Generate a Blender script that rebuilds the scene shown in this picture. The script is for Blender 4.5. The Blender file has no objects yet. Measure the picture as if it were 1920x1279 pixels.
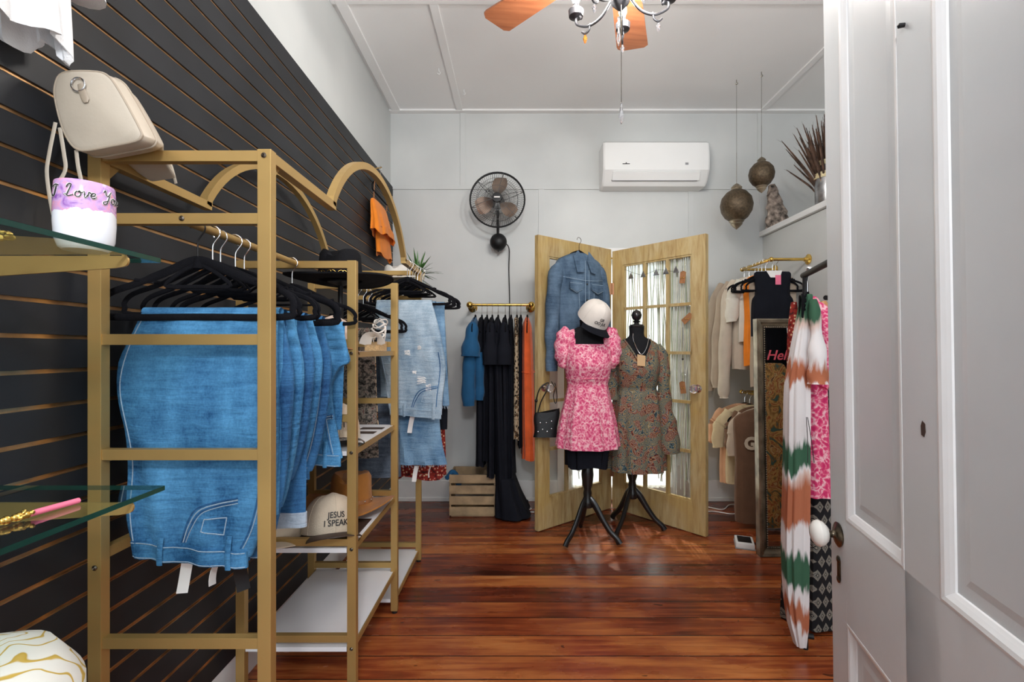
import bpy, bmesh, math, random
from mathutils import Vector, Matrix, Euler
random.seed(11)
PI = math.pi
sin, cos = math.sin, math.cos
S = bpy.context.scene
C = S.collection

# ---------------------------------------------------------------- camera
CAM_H = 1.25
F = 900.0                       # focal length in pixels of a 1920 wide frame
cd = bpy.data.cameras.new('camera'); cam = bpy.data.objects.new('camera', cd); C.objects.link(cam)
cd.sensor_width = 36; cd.lens = 36*F/1920
cd.shift_x = -12/1920; cd.shift_y = 15/1920
cd.clip_start = .05
cam.location = (0, 0, CAM_H); cam.rotation_euler = (PI/2, 0, 0)
S.camera = cam
# ---------------------------------------------------------------- world + exposure
w = bpy.data.worlds.new('world'); S.world = w; w.use_nodes = True
w.node_tree.nodes['Background'].inputs[0].default_value = (.86, .94, 1, 1)
w.node_tree.nodes['Background'].inputs[1].default_value = 2.0
vs = S.view_settings
vs.view_transform = 'Standard'; vs.look = 'None'; vs.gamma = 1; vs.use_curve_mapping = False
vs.exposure = 0.0
BULB_E = 720.0             # radiance of the candle bulbs
PEND_E = 135.0              # radiance of the added, unseen fill globe behind the camera

def area_light(name, loc, rot, sx, sy, power, col=(1, 1, 1)):
    l = bpy.data.lights.new(name, 'AREA'); l.shape = 'RECTANGLE'; l.size = sx; l.size_y = sy
    l.energy = power; l.color = col
    o = bpy.data.objects.new(name, l); C.objects.link(o); o.location = loc; o.rotation_euler = rot
    return o
# daylight outside the glazed door behind the folding screen
sunl = bpy.data.lights.new('sun', 'SUN'); sunl.energy = 7.0; sunl.angle = .02; sunl.color = (1, .93, .8)
so = bpy.data.objects.new('sun', sunl); C.objects.link(so)
so.rotation_euler = Vector((.05, 1.0, 1.05)).to_track_quat('Z', 'Y').to_euler()

def at(px, py, Z):
    """a point of the room from its direction and its real distance"""
    return Vector(((px-972)*Z/F, Z, CAM_H+(655-py)*Z/F))

# ---------------------------------------------------------------- materials
MATS = {}
def new_mat(name, rough=.6, metal=0, spec=.5):
    m = bpy.data.materials.new(name); m.use_nodes = True
    nt = m.node_tree; b = nt.nodes['Principled BSDF']
    b.inputs['Roughness'].default_value = rough; b.inputs['Metallic'].default_value = metal
    b.inputs['Specular IOR Level'].default_value = spec
    return m, nt, b
def nd(nt, typ, ins=None, **props):
    n = nt.nodes.new(typ)
    for k, v in props.items(): setattr(n, k, v)
    for k, v in (ins or {}).items():
        if isinstance(v, bpy.types.NodeSocket): nt.links.new(v, n.inputs[k])
        else: n.inputs[k].default_value = v
    return n
def c4(c): return (c[0], c[1], c[2], 1)
def ocoord(nt, sc=(1, 1, 1), rot=(0, 0, 0), loc=(0, 0, 0)):
    t = nd(nt, 'ShaderNodeTexCoord')
    m = nd(nt, 'ShaderNodeMapping', {'Vector': t.outputs['Object'], 'Scale': sc, 'Rotation': rot, 'Location': loc})
    return m.outputs[0]
def ramp(nt, fac, stops, interp='LINEAR'):
    r = nd(nt, 'ShaderNodeValToRGB', {'Fac': fac}); cr = r.color_ramp; cr.interpolation = interp
    while len(cr.elements) < len(stops): cr.elements.new(.5)
    for e, (p, c) in zip(cr.elements, stops): e.position = p; e.color = c4(c)
    return r.outputs[0]
def noise(nt, vec, scale, detail=3, rough=.5, dist=0):
    return nd(nt, 'ShaderNodeTexNoise', {'Vector': vec, 'Scale': scale, 'Detail': detail, 'Roughness': rough, 'Distortion': dist}).outputs[0]
def bump(nt, b, h, strength=.3, dist=.002):
    n = nd(nt, 'ShaderNodeBump', {'Height': h, 'Strength': strength, 'Distance': dist})
    nt.links.new(n.outputs[0], b.inputs['Normal'])
def mixc(nt, f, a, bb, mode='MIX'):
    n = nd(nt, 'ShaderNodeMix', data_type='RGBA', blend_type=mode)
    for k, v in ((0, f), (6, a), (7, bb)):
        if isinstance(v, bpy.types.NodeSocket): nt.links.new(v, n.inputs[k])
        else: n.inputs[k].default_value = c4(v) if isinstance(v, (tuple, list)) else v
    return n.outputs[2]
def mth(nt, op, a, b=0.0, c=0.0):
    n = nd(nt, 'ShaderNodeMath', operation=op)
    for i, v in enumerate((a, b, c)):
        if isinstance(v, bpy.types.NodeSocket): nt.links.new(v, n.inputs[i])
        else: n.inputs[i].default_value = v
    return n.outputs[0]

def plain(name, col, rough=.6, metal=0, var=.06, scale=6, bmp=0, bscale=60, spec=.5):
    if name in MATS: return MATS[name]
    m, nt, b = new_mat(name, rough, metal, spec)
    v = ocoord(nt); n = noise(nt, v, scale, 4)
    lo = tuple(max(0, x*(1-var*2)) for x in col); hi = tuple(min(1, x*(1+var*2)) for x in col)
    nt.links.new(ramp(nt, n, [(.3, lo), (.7, hi)]), b.inputs['Base Color'])
    if bmp: bump(nt, b, noise(nt, v, bscale, 4), bmp)
    MATS[name] = m; return m
def fabric(name, col, rough=.85, var=.12, scale=14):
    if name in MATS: return MATS[name]
    m, nt, b = new_mat(name, rough, 0, .25)
    v = ocoord(nt); n = noise(nt, v, scale, 4)
    lo = tuple(max(0, x*(1-var)) for x in col); hi = tuple(min(1, x*(1+var)) for x in col)
    nt.links.new(ramp(nt, n, [(.3, lo), (.7, hi)]), b.inputs['Base Color'])
    b.inputs['Sheen Weight'].default_value = .12 if max(col) > .05 else 0
    if max(col) < .03: b.inputs['Specular IOR Level'].default_value = .08
    h = mth(nt, 'ADD', mth(nt, 'MULTIPLY', noise(nt, ocoord(nt, (1, 1, .25)), 16, 3), 3.0), noise(nt, v, 260, 2))
    bump(nt, b, h, .35, .004)
    MATS[name] = m; return m
def denim(name, dark, light, rot=0, fray=0):
    if name in MATS: return MATS[name]
    m, nt, b = new_mat(name, .8, 0, .25)
    v = ocoord(nt)
    big = noise(nt, ocoord(nt, (1.6, 1, .8)), 5.0, 5, .6)
    wh = noise(nt, ocoord(nt, (1.2, 1, 9)), 9.0, 4, .6, .6)       # whiskers across the cloth
    tw = noise(nt, ocoord(nt, (230, 230, 170)), 1.0, 3)             # twill
    f = mth(nt, 'ADD', mth(nt, 'MULTIPLY', big, .55), mth(nt, 'ADD', mth(nt, 'MULTIPLY', wh, .18), mth(nt, 'MULTIPLY', tw, .14)))
    mid = tuple((a+c)/2 for a, c in zip(dark, light))
    nt.links.new(ramp(nt, f, [(.32, dark), (.43, mid), (.54, light)]), b.inputs['Base Color'])
    h = mth(nt, 'ADD', mth(nt, 'MULTIPLY', wh, 2.0), mth(nt, 'MULTIPLY', big, 3.0))
    bump(nt, b, h, .4, .006)
    MATS[name] = m; return m

wall_m, nt, b = new_mat('white painted boards', .45, 0, .5)
v = ocoord(nt)
nt.links.new(ramp(nt, noise(nt, v, 2.2, 5), [(.3, (.565, .58, .575)), (.7, (.635, .645, .635))]), b.inputs['Base Color'])
bump(nt, b, noise(nt, v, 7, 6), .18, .006)
ceil_m, nt, b = new_mat('white painted ceiling boards', .5, 0, .4)
v = ocoord(nt)
nt.links.new(ramp(nt, noise(nt, v, 1.6, 5), [(.3, (.86, .855, .85)), (.7, (.90, .895, .89))]), b.inputs['Base Color'])
bump(nt, b, noise(nt, v, 3, 4), .25, .01)
trim_m = plain('white gloss trim paint', (.80, .80, .80), .3, var=.02, bmp=.1, bscale=20)

door_m, nt, b = new_mat('old white door paint', .3, 0, .5)
v = ocoord(nt)
nt.links.new(ramp(nt, noise(nt, v, 3, 6), [(.3, (.66, .70, .73)), (.7, (.74, .78, .80))]), b.inputs['Base Color'])
h = mth(nt, 'ADD', mth(nt, 'MULTIPLY', noise(nt, ocoord(nt, (1, 1, .6)), 14, 5), 1.0),
        mth(nt, 'MULTIPLY', mth(nt, 'GREATER_THAN', noise(nt, v, 38, 3), .66), .5))
bump(nt, b, h, .4, .003)

# pine floor boards running left to right
floor_m, nt, b = new_mat('varnished pine floor boards', .25, 0, .5)
t = nd(nt, 'ShaderNodeTexCoord'); sx = nd(nt, 'ShaderNodeSeparateXYZ', {0: t.outputs['Object']})
BW = .139
yy = mth(nt, 'DIVIDE', mth(nt, 'ADD', sx.outputs[1], 10.0), BW)
idx = mth(nt, 'FLOOR', yy); fr = mth(nt, 'SUBTRACT', yy, idx)
rnd = nd(nt, 'ShaderNodeTexWhiteNoise', {'W': idx}, noise_dimensions='1D').outputs[0]
off = nd(nt, 'ShaderNodeCombineXYZ', {0: mth(nt, 'MULTIPLY', rnd, 17.0), 1: 0.0, 2: mth(nt, 'MULTIPLY', rnd, 9.0)}).outputs[0]
vv = nd(nt, 'ShaderNodeVectorMath', {0: t.outputs['Object'], 1: off}, operation='ADD').outputs[0]
mp = nd(nt, 'ShaderNodeMapping', {'Vector': vv, 'Scale': (1.0, 14, 1)}).outputs[0]
grain = noise(nt, mp, 2.2, 6, .6, .5)
g2 = noise(nt, nd(nt, 'ShaderNodeMapping', {'Vector': vv, 'Scale': (1.3, 3, 1)}).outputs[0], 2.0, 4)
f = mth(nt, 'ADD', mth(nt, 'MULTIPLY', grain, .55), mth(nt, 'ADD', mth(nt, 'MULTIPLY', g2, .45), mth(nt, 'MULTIPLY', mth(nt, 'SUBTRACT', rnd, .5), .32)))
col = ramp(nt, f, [(.26, (.050, .012, .006)), (.42, (.15, .028, .011)), (.53, (.29, .062, .018)), (.66, (.50, .16, .04)), (.8, (.60, .27, .10))])
knots = mth(nt, 'GREATER_THAN', noise(nt, nd(nt, 'ShaderNodeMapping', {'Vector': vv, 'Scale': (1.2, 3.2, 1)}).outputs[0], 5.5, 2), .735)
col = mixc(nt, mth(nt, 'MULTIPLY', knots, .75), col, (.03, .010, .006))
seam = mth(nt, 'LESS_THAN', mth(nt, 'MINIMUM', fr, mth(nt, 'SUBTRACT', 1.0, fr)), .018)
col = mixc(nt, seam, col, (.02, .006, .004))
nt.links.new(col, b.inputs['Base Color'])
nt.links.new(ramp(nt, g2, [(.3, (.16,)*3), (.7, (.36,)*3)]), b.inputs['Roughness'])
bump(nt, b, mth(nt, 'ADD', mth(nt, 'MULTIPLY', grain, .5), mth(nt, 'MULTIPLY', seam, -1.5)), .35, .004)

slat_m = plain('charcoal slat board', (.019, .020, .023), .5, var=.12, scale=4, bmp=.05, bscale=8, spec=.3)
copper_m = plain('copper coloured slat insert', (.52, .30, .14), .3, .85, var=.2, scale=12)
gold_m = plain('satin gold painted steel', (.50, .325, .115), .42, .55, var=.03, scale=5)
goldl_m = plain('polished brass', (.72, .47, .12), .22, .95, var=.08, scale=20)
chrome_m = plain('chrome', (.75, .75, .76), .15, 1, var=.03)
screw_m = plain('dark steel screw', (.12, .10, .08), .3, .9)
white_m = plain('white laminate', (.84, .84, .86), .35, var=.01)
blk_m = plain('black plastic', (.010, .010, .011), .45, var=.1, spec=.3)
velvet_m = fabric('black velvet', (.008, .008, .010), .9)
blkcloth_m = fabric('black cloth', (.010, .011, .016), .8)
blackwood_m = plain('black lacquered wood', (.012, .011, .011), .22, var=.1)
cream_m = fabric('cream twill', (.66, .55, .42), .85, .05)
blush_m = fabric('blush twill', (.72, .55, .45), .85, .05)
capw_m = fabric('off white twill', (.78, .72, .66), .85, .04)
paper_m = plain('white card', (.80, .78, .76), .6, var=.02)
kraft_m = plain('brown leather card', (.34, .15, .06), .6, var=.1, scale=40)
pinkp_m = plain('pink card', (.85, .18, .30), .6, var=.03)
ink_m = plain('dark ink', (.02, .018, .02), .6)
dkbrown_m = plain('dark brown card', (.05, .028, .02), .5)
red_m = plain('rose red vinyl lettering', (.55, .07, .10), .4)
bag_m = plain('beige leather', (.50, .43, .345), .42, var=.03, scale=8, bmp=.12, bscale=160)
bagd_m = plain('beige leather piping', (.38, .31, .235), .45, var=.05)
taupe_m = fabric('taupe jersey', (.50, .40, .31), .85, .06)
sand_m = fabric('sand jersey', (.62, .53, .43), .85, .06)
ivory_m = fabric('ivory jersey', (.74, .69, .60), .85, .05)
yel_m = fabric('pale straw jersey', (.70, .56, .35), .85, .05)
peach_m = fabric('peach jersey', (.72, .40, .24), .85, .05)
brown_m = fabric('brown jersey', (.16, .085, .05), .85, .1)
orange_m = fabric('orange crepe', (.80, .13, .03), .7, .12)
orange2_m = fabric('bright orange cotton', (.92, .26, .02), .7, .08)
teal_m = fabric('petrol blue crepe', (.010, .085, .20), .75, .1)
gauze_m = fabric('white cotton gauze', (.78, .79, .81), .85, .03)
cognac_m = fabric('cognac felt', (.36, .145, .03), .9, .1)
blackfelt_m = fabric('black felt', (.012, .012, .014), .9, .1)
whitefelt_m = fabric('white felt', (.76, .73, .68), .9, .04)
skin_m = fabric('black form jersey', (.016, .016, .018), .8)
j1 = denim('mid blue denim', (.010, .070, .180), (.10, .33, .60))
j2 = denim('deep blue denim', (.007, .042, .13), (.055, .20, .42))
j3 = denim('light washed denim', (.14, .23, .33), (.48, .58, .66))
j4 = denim('soft blue denim', (.06, .15, .28), (.26, .42, .58))
j5 = denim('worn indigo denim', (.020, .045, .085), (.13, .20, .29))
j6 = denim('grey denim', (.03, .045, .07), (.16, .20, .26))
thread_m = plain('pale stitching thread', (.30, .40, .50), .8, var=.1, scale=300)
cuff_m = denim('pale inside of denim', (.22, .30, .40), (.50, .58, .66))
leaf_m = plain('green blade leaf', (.055, .16, .035), .4, var=.3, scale=18)
terr_m = plain('cream glazed pot', (.70, .64, .52), .3)
straw_m = plain('dried brown grass', (.085, .045, .028), .85, var=.35, scale=25)
strawl_m = plain('tan dried stalk', (.50, .28, .10), .8, var=.2, scale=25)
twine_m = plain('cream twine', (.72, .62, .38), .9, var=.15, scale=90, bmp=.5, bscale=200)
silver_m = plain('brushed silver pot', (.42, .42, .43), .3, .85, var=.25, scale=16)
bark_m = plain('grey bark', (.30, .24, .20), .9, var=.5, scale=26, bmp=.9, bscale=40)
crate_m = plain('pale pine crate slat', (.36, .25, .14), .6, var=.15, scale=12)
espad_m = plain('tan jute sole', (.50, .33, .16), .9, var=.15, scale=120, bmp=.4, bscale=260)
acw_m = plain('white moulded plastic', (.82, .82, .81), .25, var=.005)
grey_m = plain('grey plastic', (.25, .25, .26), .4)
mesh_m = plain('antique brass mesh', (.105, .075, .045), .45, .6, var=.2, scale=70, bmp=.7, bscale=330)
antique_m = plain('antique silver gilt frame', (.30, .25, .18), .35, .7, var=.3, scale=10)
fanbl_m, nt, b = new_mat('orange brown fan blade wood', .35, 0, .5)
nt.links.new(ramp(nt, noise(nt, ocoord(nt, (1, 9, 1)), 6, 5), [(.3, (.23, .075, .033)), (.7, (.34, .125, .055))]), b.inputs['Base Color'])
pewter_m = plain('dark pewter', (.10, .10, .11), .4, .6, var=.1)
copperblade_m = plain('brushed bronze blade', (.36, .26, .20), .3, .8, var=.15, scale=8)
ceramic_m = plain('glazed white ceramic', (.82, .80, .75), .08, var=.01)
agedsteel_m = plain('aged dark brass', (.13, .105, .075), .25, .95, var=.4, scale=50)

def glassy(name, col=(1, 1, 1), rough=0.0, trans=.85):
    """thin pane: a little gloss over clear, tinted transparency"""
    m = bpy.data.materials.new(name); m.use_nodes = True; nt = m.node_tree
    nt.nodes.remove(nt.nodes['Principled BSDF']); out = nt.nodes['Material Output']
    tr = nd(nt, 'ShaderNodeBsdfTransparent', {'Color': c4(col)})
    gl = nd(nt, 'ShaderNodeBsdfGlossy', {'Roughness': rough, 'Color': (1, 1, 1, 1)})
    fr = nd(nt, 'ShaderNodeFresnel', {'IOR': 1.45})
    bk = nd(nt, 'ShaderNodeNewGeometry').outputs['Backfacing']
    mx = nd(nt, 'ShaderNodeMixShader', {0: mth(nt, 'MULTIPLY', fr.outputs[0], mth(nt, 'SUBTRACT', 1.0, bk)), 1: tr.outputs[0], 2: gl.outputs[0]})
    nt.links.new(mx.outputs[0], out.inputs['Surface']); return m
pane_m = glassy('clear window glass', (.97, .98, .97))
shelfglass_m = glassy('pale green shelf glass', (.86, .92, .89))
edge_m = plain('dark green glass edge', (.010, .045, .035), .1, var=.1)
crystal_m, nt, b = new_mat('clear crystal', .02, 0, .8); b.inputs['Transmission Weight'].default_value = .9; b.inputs['Base Color'].default_value = (.95, .96, 1, 1)
amber_m, nt, b = new_mat('amber crystal', .02, 0, .8); b.inputs['Transmission Weight'].default_value = .7; b.inputs['Base Color'].default_value = (.95, .45, .08, 1)
mirror_m, nt, b = new_mat('mirror glass', .01, 1); b.inputs['Base Color'].default_value = (.86, .87, .86, 1)
bulb_m, nt, b = new_mat('lit bulb glass', .3); b.inputs['Emission Color'].default_value = (1, .96, .90, 1); b.inputs['Emission Strength'].default_value = BULB_E
wood_m, nt, b = new_mat('limewashed yellow pine', .5, 0, .4)
g = noise(nt, ocoord(nt, (5, 5, .7)), 6, 5, .6, .8)
g2 = noise(nt, ocoord(nt, (1, 1, .6)), 3.2, 4, .6, 1.2)
c_ = ramp(nt, g, [(.25, (.26, .15, .05)), (.42, (.44, .31, .14)), (.6, (.53, .41, .21)), (.8, (.60, .50, .31))])
c_ = mixc(nt, ramp(nt, g2, [(.45, (0, 0, 0)), (.7, (.85, .85, .85))]), c_, mixc(nt, g, (.30, .18, .07), (.68, .48, .15)))
nt.links.new(c_, b.inputs['Base Color'])
bump(nt, b, g, .3, .003)
sheer_m = bpy.data.materials.new('sheer curtain'); sheer_m.use_nodes = True; nt = sheer_m.node_tree
nt.nodes.remove(nt.nodes['Principled BSDF'])
d1 = nd(nt, 'ShaderNodeBsdfDiffuse', {'Color': (.85, .85, .82, 1)}); d2 = nd(nt, 'ShaderNodeBsdfTranslucent', {'Color': (.9, .9, .86, 1)})
tr = nd(nt, 'ShaderNodeBsdfTransparent')
mx = nd(nt, 'ShaderNodeMixShader', {0: .6, 1: d1.outputs[0], 2: d2.outputs[0]})
mx2 = nd(nt, 'ShaderNodeMixShader', {0: .35, 1: mx.outputs[0], 2: tr.outputs[0]})
nt.links.new(mx2.outputs[0], nt.nodes['Material Output'].inputs[0])

# printed cloth
def printed(name, build, rough=.8):
    m, nt, b = new_mat(name, rough, 0, .2)
    c = build(nt); nt.links.new(c, b.inputs['Base Color'])
    bump(nt, b, noise(nt, ocoord(nt, (1, 1, .25)), 16, 3), .4, .006)
    return m
def vor(nt, vec, scale, feature='F1', out=0, rnd=1.0):
    return nd(nt, 'ShaderNodeTexVoronoi', {'Vector': vec, 'Scale': scale, 'Randomness': rnd}, feature=feature).outputs[out]
def pat_pink(dark, mid, pale, sc=1.0):
    def f(nt):
        v = ocoord(nt)
        vd = nd(nt, 'ShaderNodeVectorMath', {0: v, 1: nd(nt, 'ShaderNodeVectorMath', {0: nd(nt, 'ShaderNodeTexNoise', {'Vector': v, 'Scale': 22*sc}).outputs[1], 1: (.05/sc,)*3}, operation='MULTIPLY').outputs[0]}, operation='ADD').outputs[0]
        d = vor(nt, vd, 46*sc, 'DISTANCE_TO_EDGE')
        n = noise(nt, v, 42*sc, 5, .75)
        f1 = mth(nt, 'ADD', mth(nt, 'MULTIPLY', d, .7), mth(nt, 'MULTIPLY', n, 1.0))
        return ramp(nt, f1, [(.45, pale), (.60, mid), (.76, dark)])
    return f
pinkdress_m = printed('pink floral print', pat_pink((.62, .06, .17), (.78, .17, .29), (.92, .58, .62)))
magenta_m = printed('magenta floral print', pat_pink((.62, .03, .14), (.75, .08, .20), (.92, .55, .60), .8))
def pat_paisley(nt):
    v = ocoord(nt)
    nz = nd(nt, 'ShaderNodeTexNoise', {'Vector': v, 'Scale': 9, 'Detail': 2}).outputs[1]
    vd = nd(nt, 'ShaderNodeVectorMath', {0: v, 1: nd(nt, 'ShaderNodeVectorMath', {0: nz, 1: (.12,)*3}, operation='MULTIPLY').outputs[0]}, operation='ADD').outputs[0]
    d = vor(nt, vd, 26)
    rings = mth(nt, 'FRACT', mth(nt, 'MULTIPLY', d, 4.0))
    f = mth(nt, 'ADD', mth(nt, 'MULTIPLY', rings, .6), mth(nt, 'MULTIPLY', noise(nt, v, 60, 3, .7), .4))
    cell = nd(nt, 'ShaderNodeTexVoronoi', {'Vector': vd, 'Scale': 26}).outputs[1]
    sr = nd(nt, 'ShaderNodeSeparateColor', {0: cell}).outputs[0]
    a = ramp(nt, f, [(.2, (.015, .018, .025)), (.35, (.05, .12, .15)), (.45, (.36, .27, .14)), (.55, (.05, .045, .03)), (.66, (.38, .31, .17)), (.8, (.06, .11, .15))])
    bb = ramp(nt, f, [(.2, (.03, .012, .012)), (.35, (.24, .05, .03)), (.45, (.42, .31, .14)), (.55, (.03, .07, .18)), (.66, (.45, .17, .04)), (.8, (.03, .05, .09))])
    return mixc(nt, mth(nt, 'GREATER_THAN', sr, .62), a, bb)
paisley_m = printed('muted paisley print', pat_paisley)
def pat_leopard(nt):
    v = ocoord(nt); d = vor(nt, v, 42); n = noise(nt, v, 60, 2)
    f = mth(nt, 'ADD', d, mth(nt, 'MULTIPLY', n, .4))
    return ramp(nt, f, [(.42, (.40, .20, .08)), (.48, (.03, .02, .015)), (.66, (.03, .02, .015)), (.72, (.62, .48, .32))])
leopard_m = printed('leopard print', pat_leopard)
def pat_snake(nt):
    v = ocoord(nt); n = noise(nt, v, 45, 5, .75)
    return ramp(nt, n, [(.38, (.02, .018, .016)), (.48, (.10, .09, .08)), (.56, (.38, .32, .26)), (.62, (.09, .05, .05)), (.7, (.40, .10, .08))])
snake_m = printed('dark mottled print', pat_snake)
def pat_redfloral(nt):
    v = ocoord(nt); d = vor(nt, v, 60)
    return ramp(nt, d, [(.12, (.75, .50, .15)), (.24, (.55, .45, .38)), (.3, (.30, .03, .02)), (.6, (.22, .02, .015)), (.8, (.05, .01, .01))])
redfloral_m = printed('red floral print', pat_redfloral)
def pat_marble(nt):
    v = ocoord(nt)
    n = nd(nt, 'ShaderNodeTexNoise', {'Vector': v, 'Scale': 8, 'Detail': 3, 'Distortion': 2.5}).outputs[0]
    return ramp(nt, n, [(.35, (.10, .20, .17)), (.42, (.45, .22, .07)), (.5, (.85, .55, .20)), (.56, (.50, .12, .05)), (.63, (.90, .66, .30)), (.7, (.20, .08, .05))])
marble_m = printed('ochre marbled print', pat_marble)
def pat_geo(nt):
    t = nd(nt, 'ShaderNodeTexCoord'); s = nd(nt, 'ShaderNodeSeparateXYZ', {0: t.outputs['Object']})
    xx = mth(nt, 'ADD', s.outputs[0], mth(nt, 'MULTIPLY', s.outputs[1], .6))
    u = mth(nt, 'MULTIPLY', mth(nt, 'ADD', xx, 5.0), 22.0); vq = mth(nt, 'MULTIPLY', mth(nt, 'ADD', s.outputs[2], 5.0), 17.0)
    row = mth(nt, 'FLOOR', vq); u = mth(nt, 'ADD', u, mth(nt, 'MULTIPLY', row, .5))
    a = mth(nt, 'ABSOLUTE', mth(nt, 'SUBTRACT', mth(nt, 'FRACT', u), .5)); c = mth(nt, 'ABSOLUTE', mth(nt, 'SUBTRACT', mth(nt, 'FRACT', vq), .5))
    d = mth(nt, 'ADD', a, c)
    d = mth(nt, 'ADD', d, mth(nt, 'MULTIPLY', mth(nt, 'SUBTRACT', noise(nt, ocoord(nt), 120, 2), .5), .12))
    return ramp(nt, d, [(0, (.26, .24, .19)), (.08, (.26, .24, .19)), (.12, (.02, .02, .022)), (.18, (.02, .02, .022)), (.21, (.30, .28, .24)), (.28, (.05, .05, .05)), (.32, (.26, .24, .20)), (.42, (.20, .18, .15)), (.46, (.012, .012, .014)), (1, (.012, .012, .014))])
geo_m = printed('black and grey diamond print', pat_geo)
def pat_tiedye(nt):
    t = nd(nt, 'ShaderNodeTexCoord'); s = nd(nt, 'ShaderNodeSeparateXYZ', {0: t.outputs['Object']})
    n = noise(nt, ocoord(nt, (3, 3, .35)), 7, 4, .6)
    z = mth(nt, 'ADD', s.outputs[2], mth(nt, 'MULTIPLY', mth(nt, 'SUBTRACT', n, .5), .28))
    f = mth(nt, 'DIVIDE', z, 1.45)
    W = (.74, .71, .71); G = (.045, .12, .07); R = (.42, .14, .07); P = (.66, .50, .44)
    return ramp(nt, f, [(0, W), (.085, W), (.10, R), (.135, R), (.16, W), (.185, W), (.20, G), (.265, G), (.285, W), (.355, W), (.375, R), (.47, R), (.50, P), (.515, W), (.53, G), (.59, G), (.61, W), (.755, W), (.77, R), (.805, R), (.83, W), (.92, W), (.945, P), (.965, G), (1, G)])
tiedye_m = printed('white green and rust tie dye', pat_tiedye)
def pat_yellow(nt):
    n = nd(nt, 'ShaderNodeTexWave', {'Vector': ocoord(nt), 'Scale': 5, 'Distortion': 14, 'Detail': 2, 'Detail Scale': 1.5}).outputs[1]
    return ramp(nt, n, [(.5, (.80, .78, .72)), (.58, (.55, .36, .06)), (.72, (.62, .42, .10)), (.78, (.80, .78, .72))])
yellow_m = printed('yellow and white leaf print', pat_yellow)
def pat_cup(nt):
    t = nd(nt, 'ShaderNodeTexCoord'); s = nd(nt, 'ShaderNodeSeparateXYZ', {0: t.outputs['Object']})
    n = noise(nt, ocoord(nt), 26, 4); z = mth(nt, 'ADD', s.outputs[2], mth(nt, 'MULTIPLY', mth(nt, 'SUBTRACT', n, .5), .05))
    p = ramp(nt, noise(nt, ocoord(nt), 34, 5, .6, 1.5), [(.35, (.28, .10, .45)), (.5, (.60, .38, .68)), (.62, (.82, .35, .50)), (.75, (.85, .62, .75))])
    return mixc(nt, mth(nt, 'GREATER_THAN', z, .058), (.84, .86, .92), p)
cup_m, nt, b = new_mat('purple pink and white glazed tumbler', .12, 0, .6)
nt.links.new(pat_cup(nt), b.inputs['Base Color'])
# ---------------------------------------------------------------- mesh helpers
def V(*a): return Vector(a)
def link(name, me, m, parent=None):
    o = bpy.data.objects.new(name, me); C.objects.link(o)
    if m is not None:
        for mm in (m if isinstance(m, (list, tuple)) else [m]): me.materials.append(mm)
    if parent is not None: o.parent = parent
    return o
def obj(name, bm, m, parent=None, loc=None, smooth=True, world=True):
    """bm in room coordinates unless world=False (then already local); loc = the object's base point"""
    if loc is None: loc = V(0, 0, 0)
    loc = Vector(loc); base = Vector(loc); rz = 0.0
    if parent is not None: base = Vector(parent.get('_wl', (0, 0, 0))); rz = parent.get('_rz', 0.0)
    if world:
        p = parent
        if p is not None:
            bmesh.ops.translate(bm, verts=bm.verts, vec=-base)
            if rz: bmesh.ops.rotate(bm, verts=bm.verts, cent=(0, 0, 0), matrix=Matrix.Rotation(-rz, 3, 'Z'))
        else:
            bmesh.ops.translate(bm, verts=bm.verts, vec=-base)
    bmesh.ops.recalc_face_normals(bm, faces=bm.faces)
    me = bpy.data.meshes.new(name); bm.to_mesh(me); bm.free()
    if smooth:
        try: me.shade_auto = True
        except Exception: pass
        me.polygons.foreach_set('use_smooth', [True]*len(me.polygons))
        try: me.set_sharp_from_angle(angle=math.radians(38))
        except Exception: pass
    o = link(name, me, m, parent)
    if parent is None: o.location = loc
    o['_wl'] = tuple(base); o['_rz'] = rz
    return o
def tag(o, label=None, cat=None, group=None, kind=None):
    if label: o['label'] = label
    if cat: o['category'] = cat
    if group: o['group'] = group
    if kind: o['kind'] = kind
    return o
def thing(name, label, cat, loc=(0, 0, 0), rz=0.0, group=None):
    o = bpy.data.objects.new(name, None); C.objects.link(o)
    o.location = loc; o.rotation_euler = (0, 0, rz); o.empty_display_size = .05
    o['_wl'] = tuple(loc); o['_rz'] = rz
    return tag(o, label, cat, group)
def struct(name, bm, m, smooth=False, parent=None):
    o = obj(name, bm, m, parent, smooth=smooth); o['kind'] = 'structure'; return o
def copy_thing(root, label, loc=None, rz=None, group=None):
    r = root.copy(); C.objects.link(r); r['label'] = label
    if loc is not None: r.location = loc
    if rz is not None: r.rotation_euler = (0, 0, rz)
    if group: r['group'] = group
    for ch in list(root.children):
        c = ch.copy(); C.objects.link(c); c.parent = r
        for g in list(ch.children):
            d = g.copy(); C.objects.link(d); d.parent = c
    return r
def BM(): return bmesh.new()
def box(bm, x0, x1, y0, y1, z0, z1, bev=0):
    r = bmesh.ops.create_cube(bm, size=1)
    for v in r['verts']:
        v.co = V(x0+(v.co.x+.5)*(x1-x0), y0+(v.co.y+.5)*(y1-y0), z0+(v.co.z+.5)*(z1-z0))
    if bev:
        es = set(e for v in r['verts'] for e in v.link_edges)
        bmesh.ops.bevel(bm, geom=list(es), offset=bev, segments=2, affect='EDGES', profile=.7)
    return bm
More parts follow.
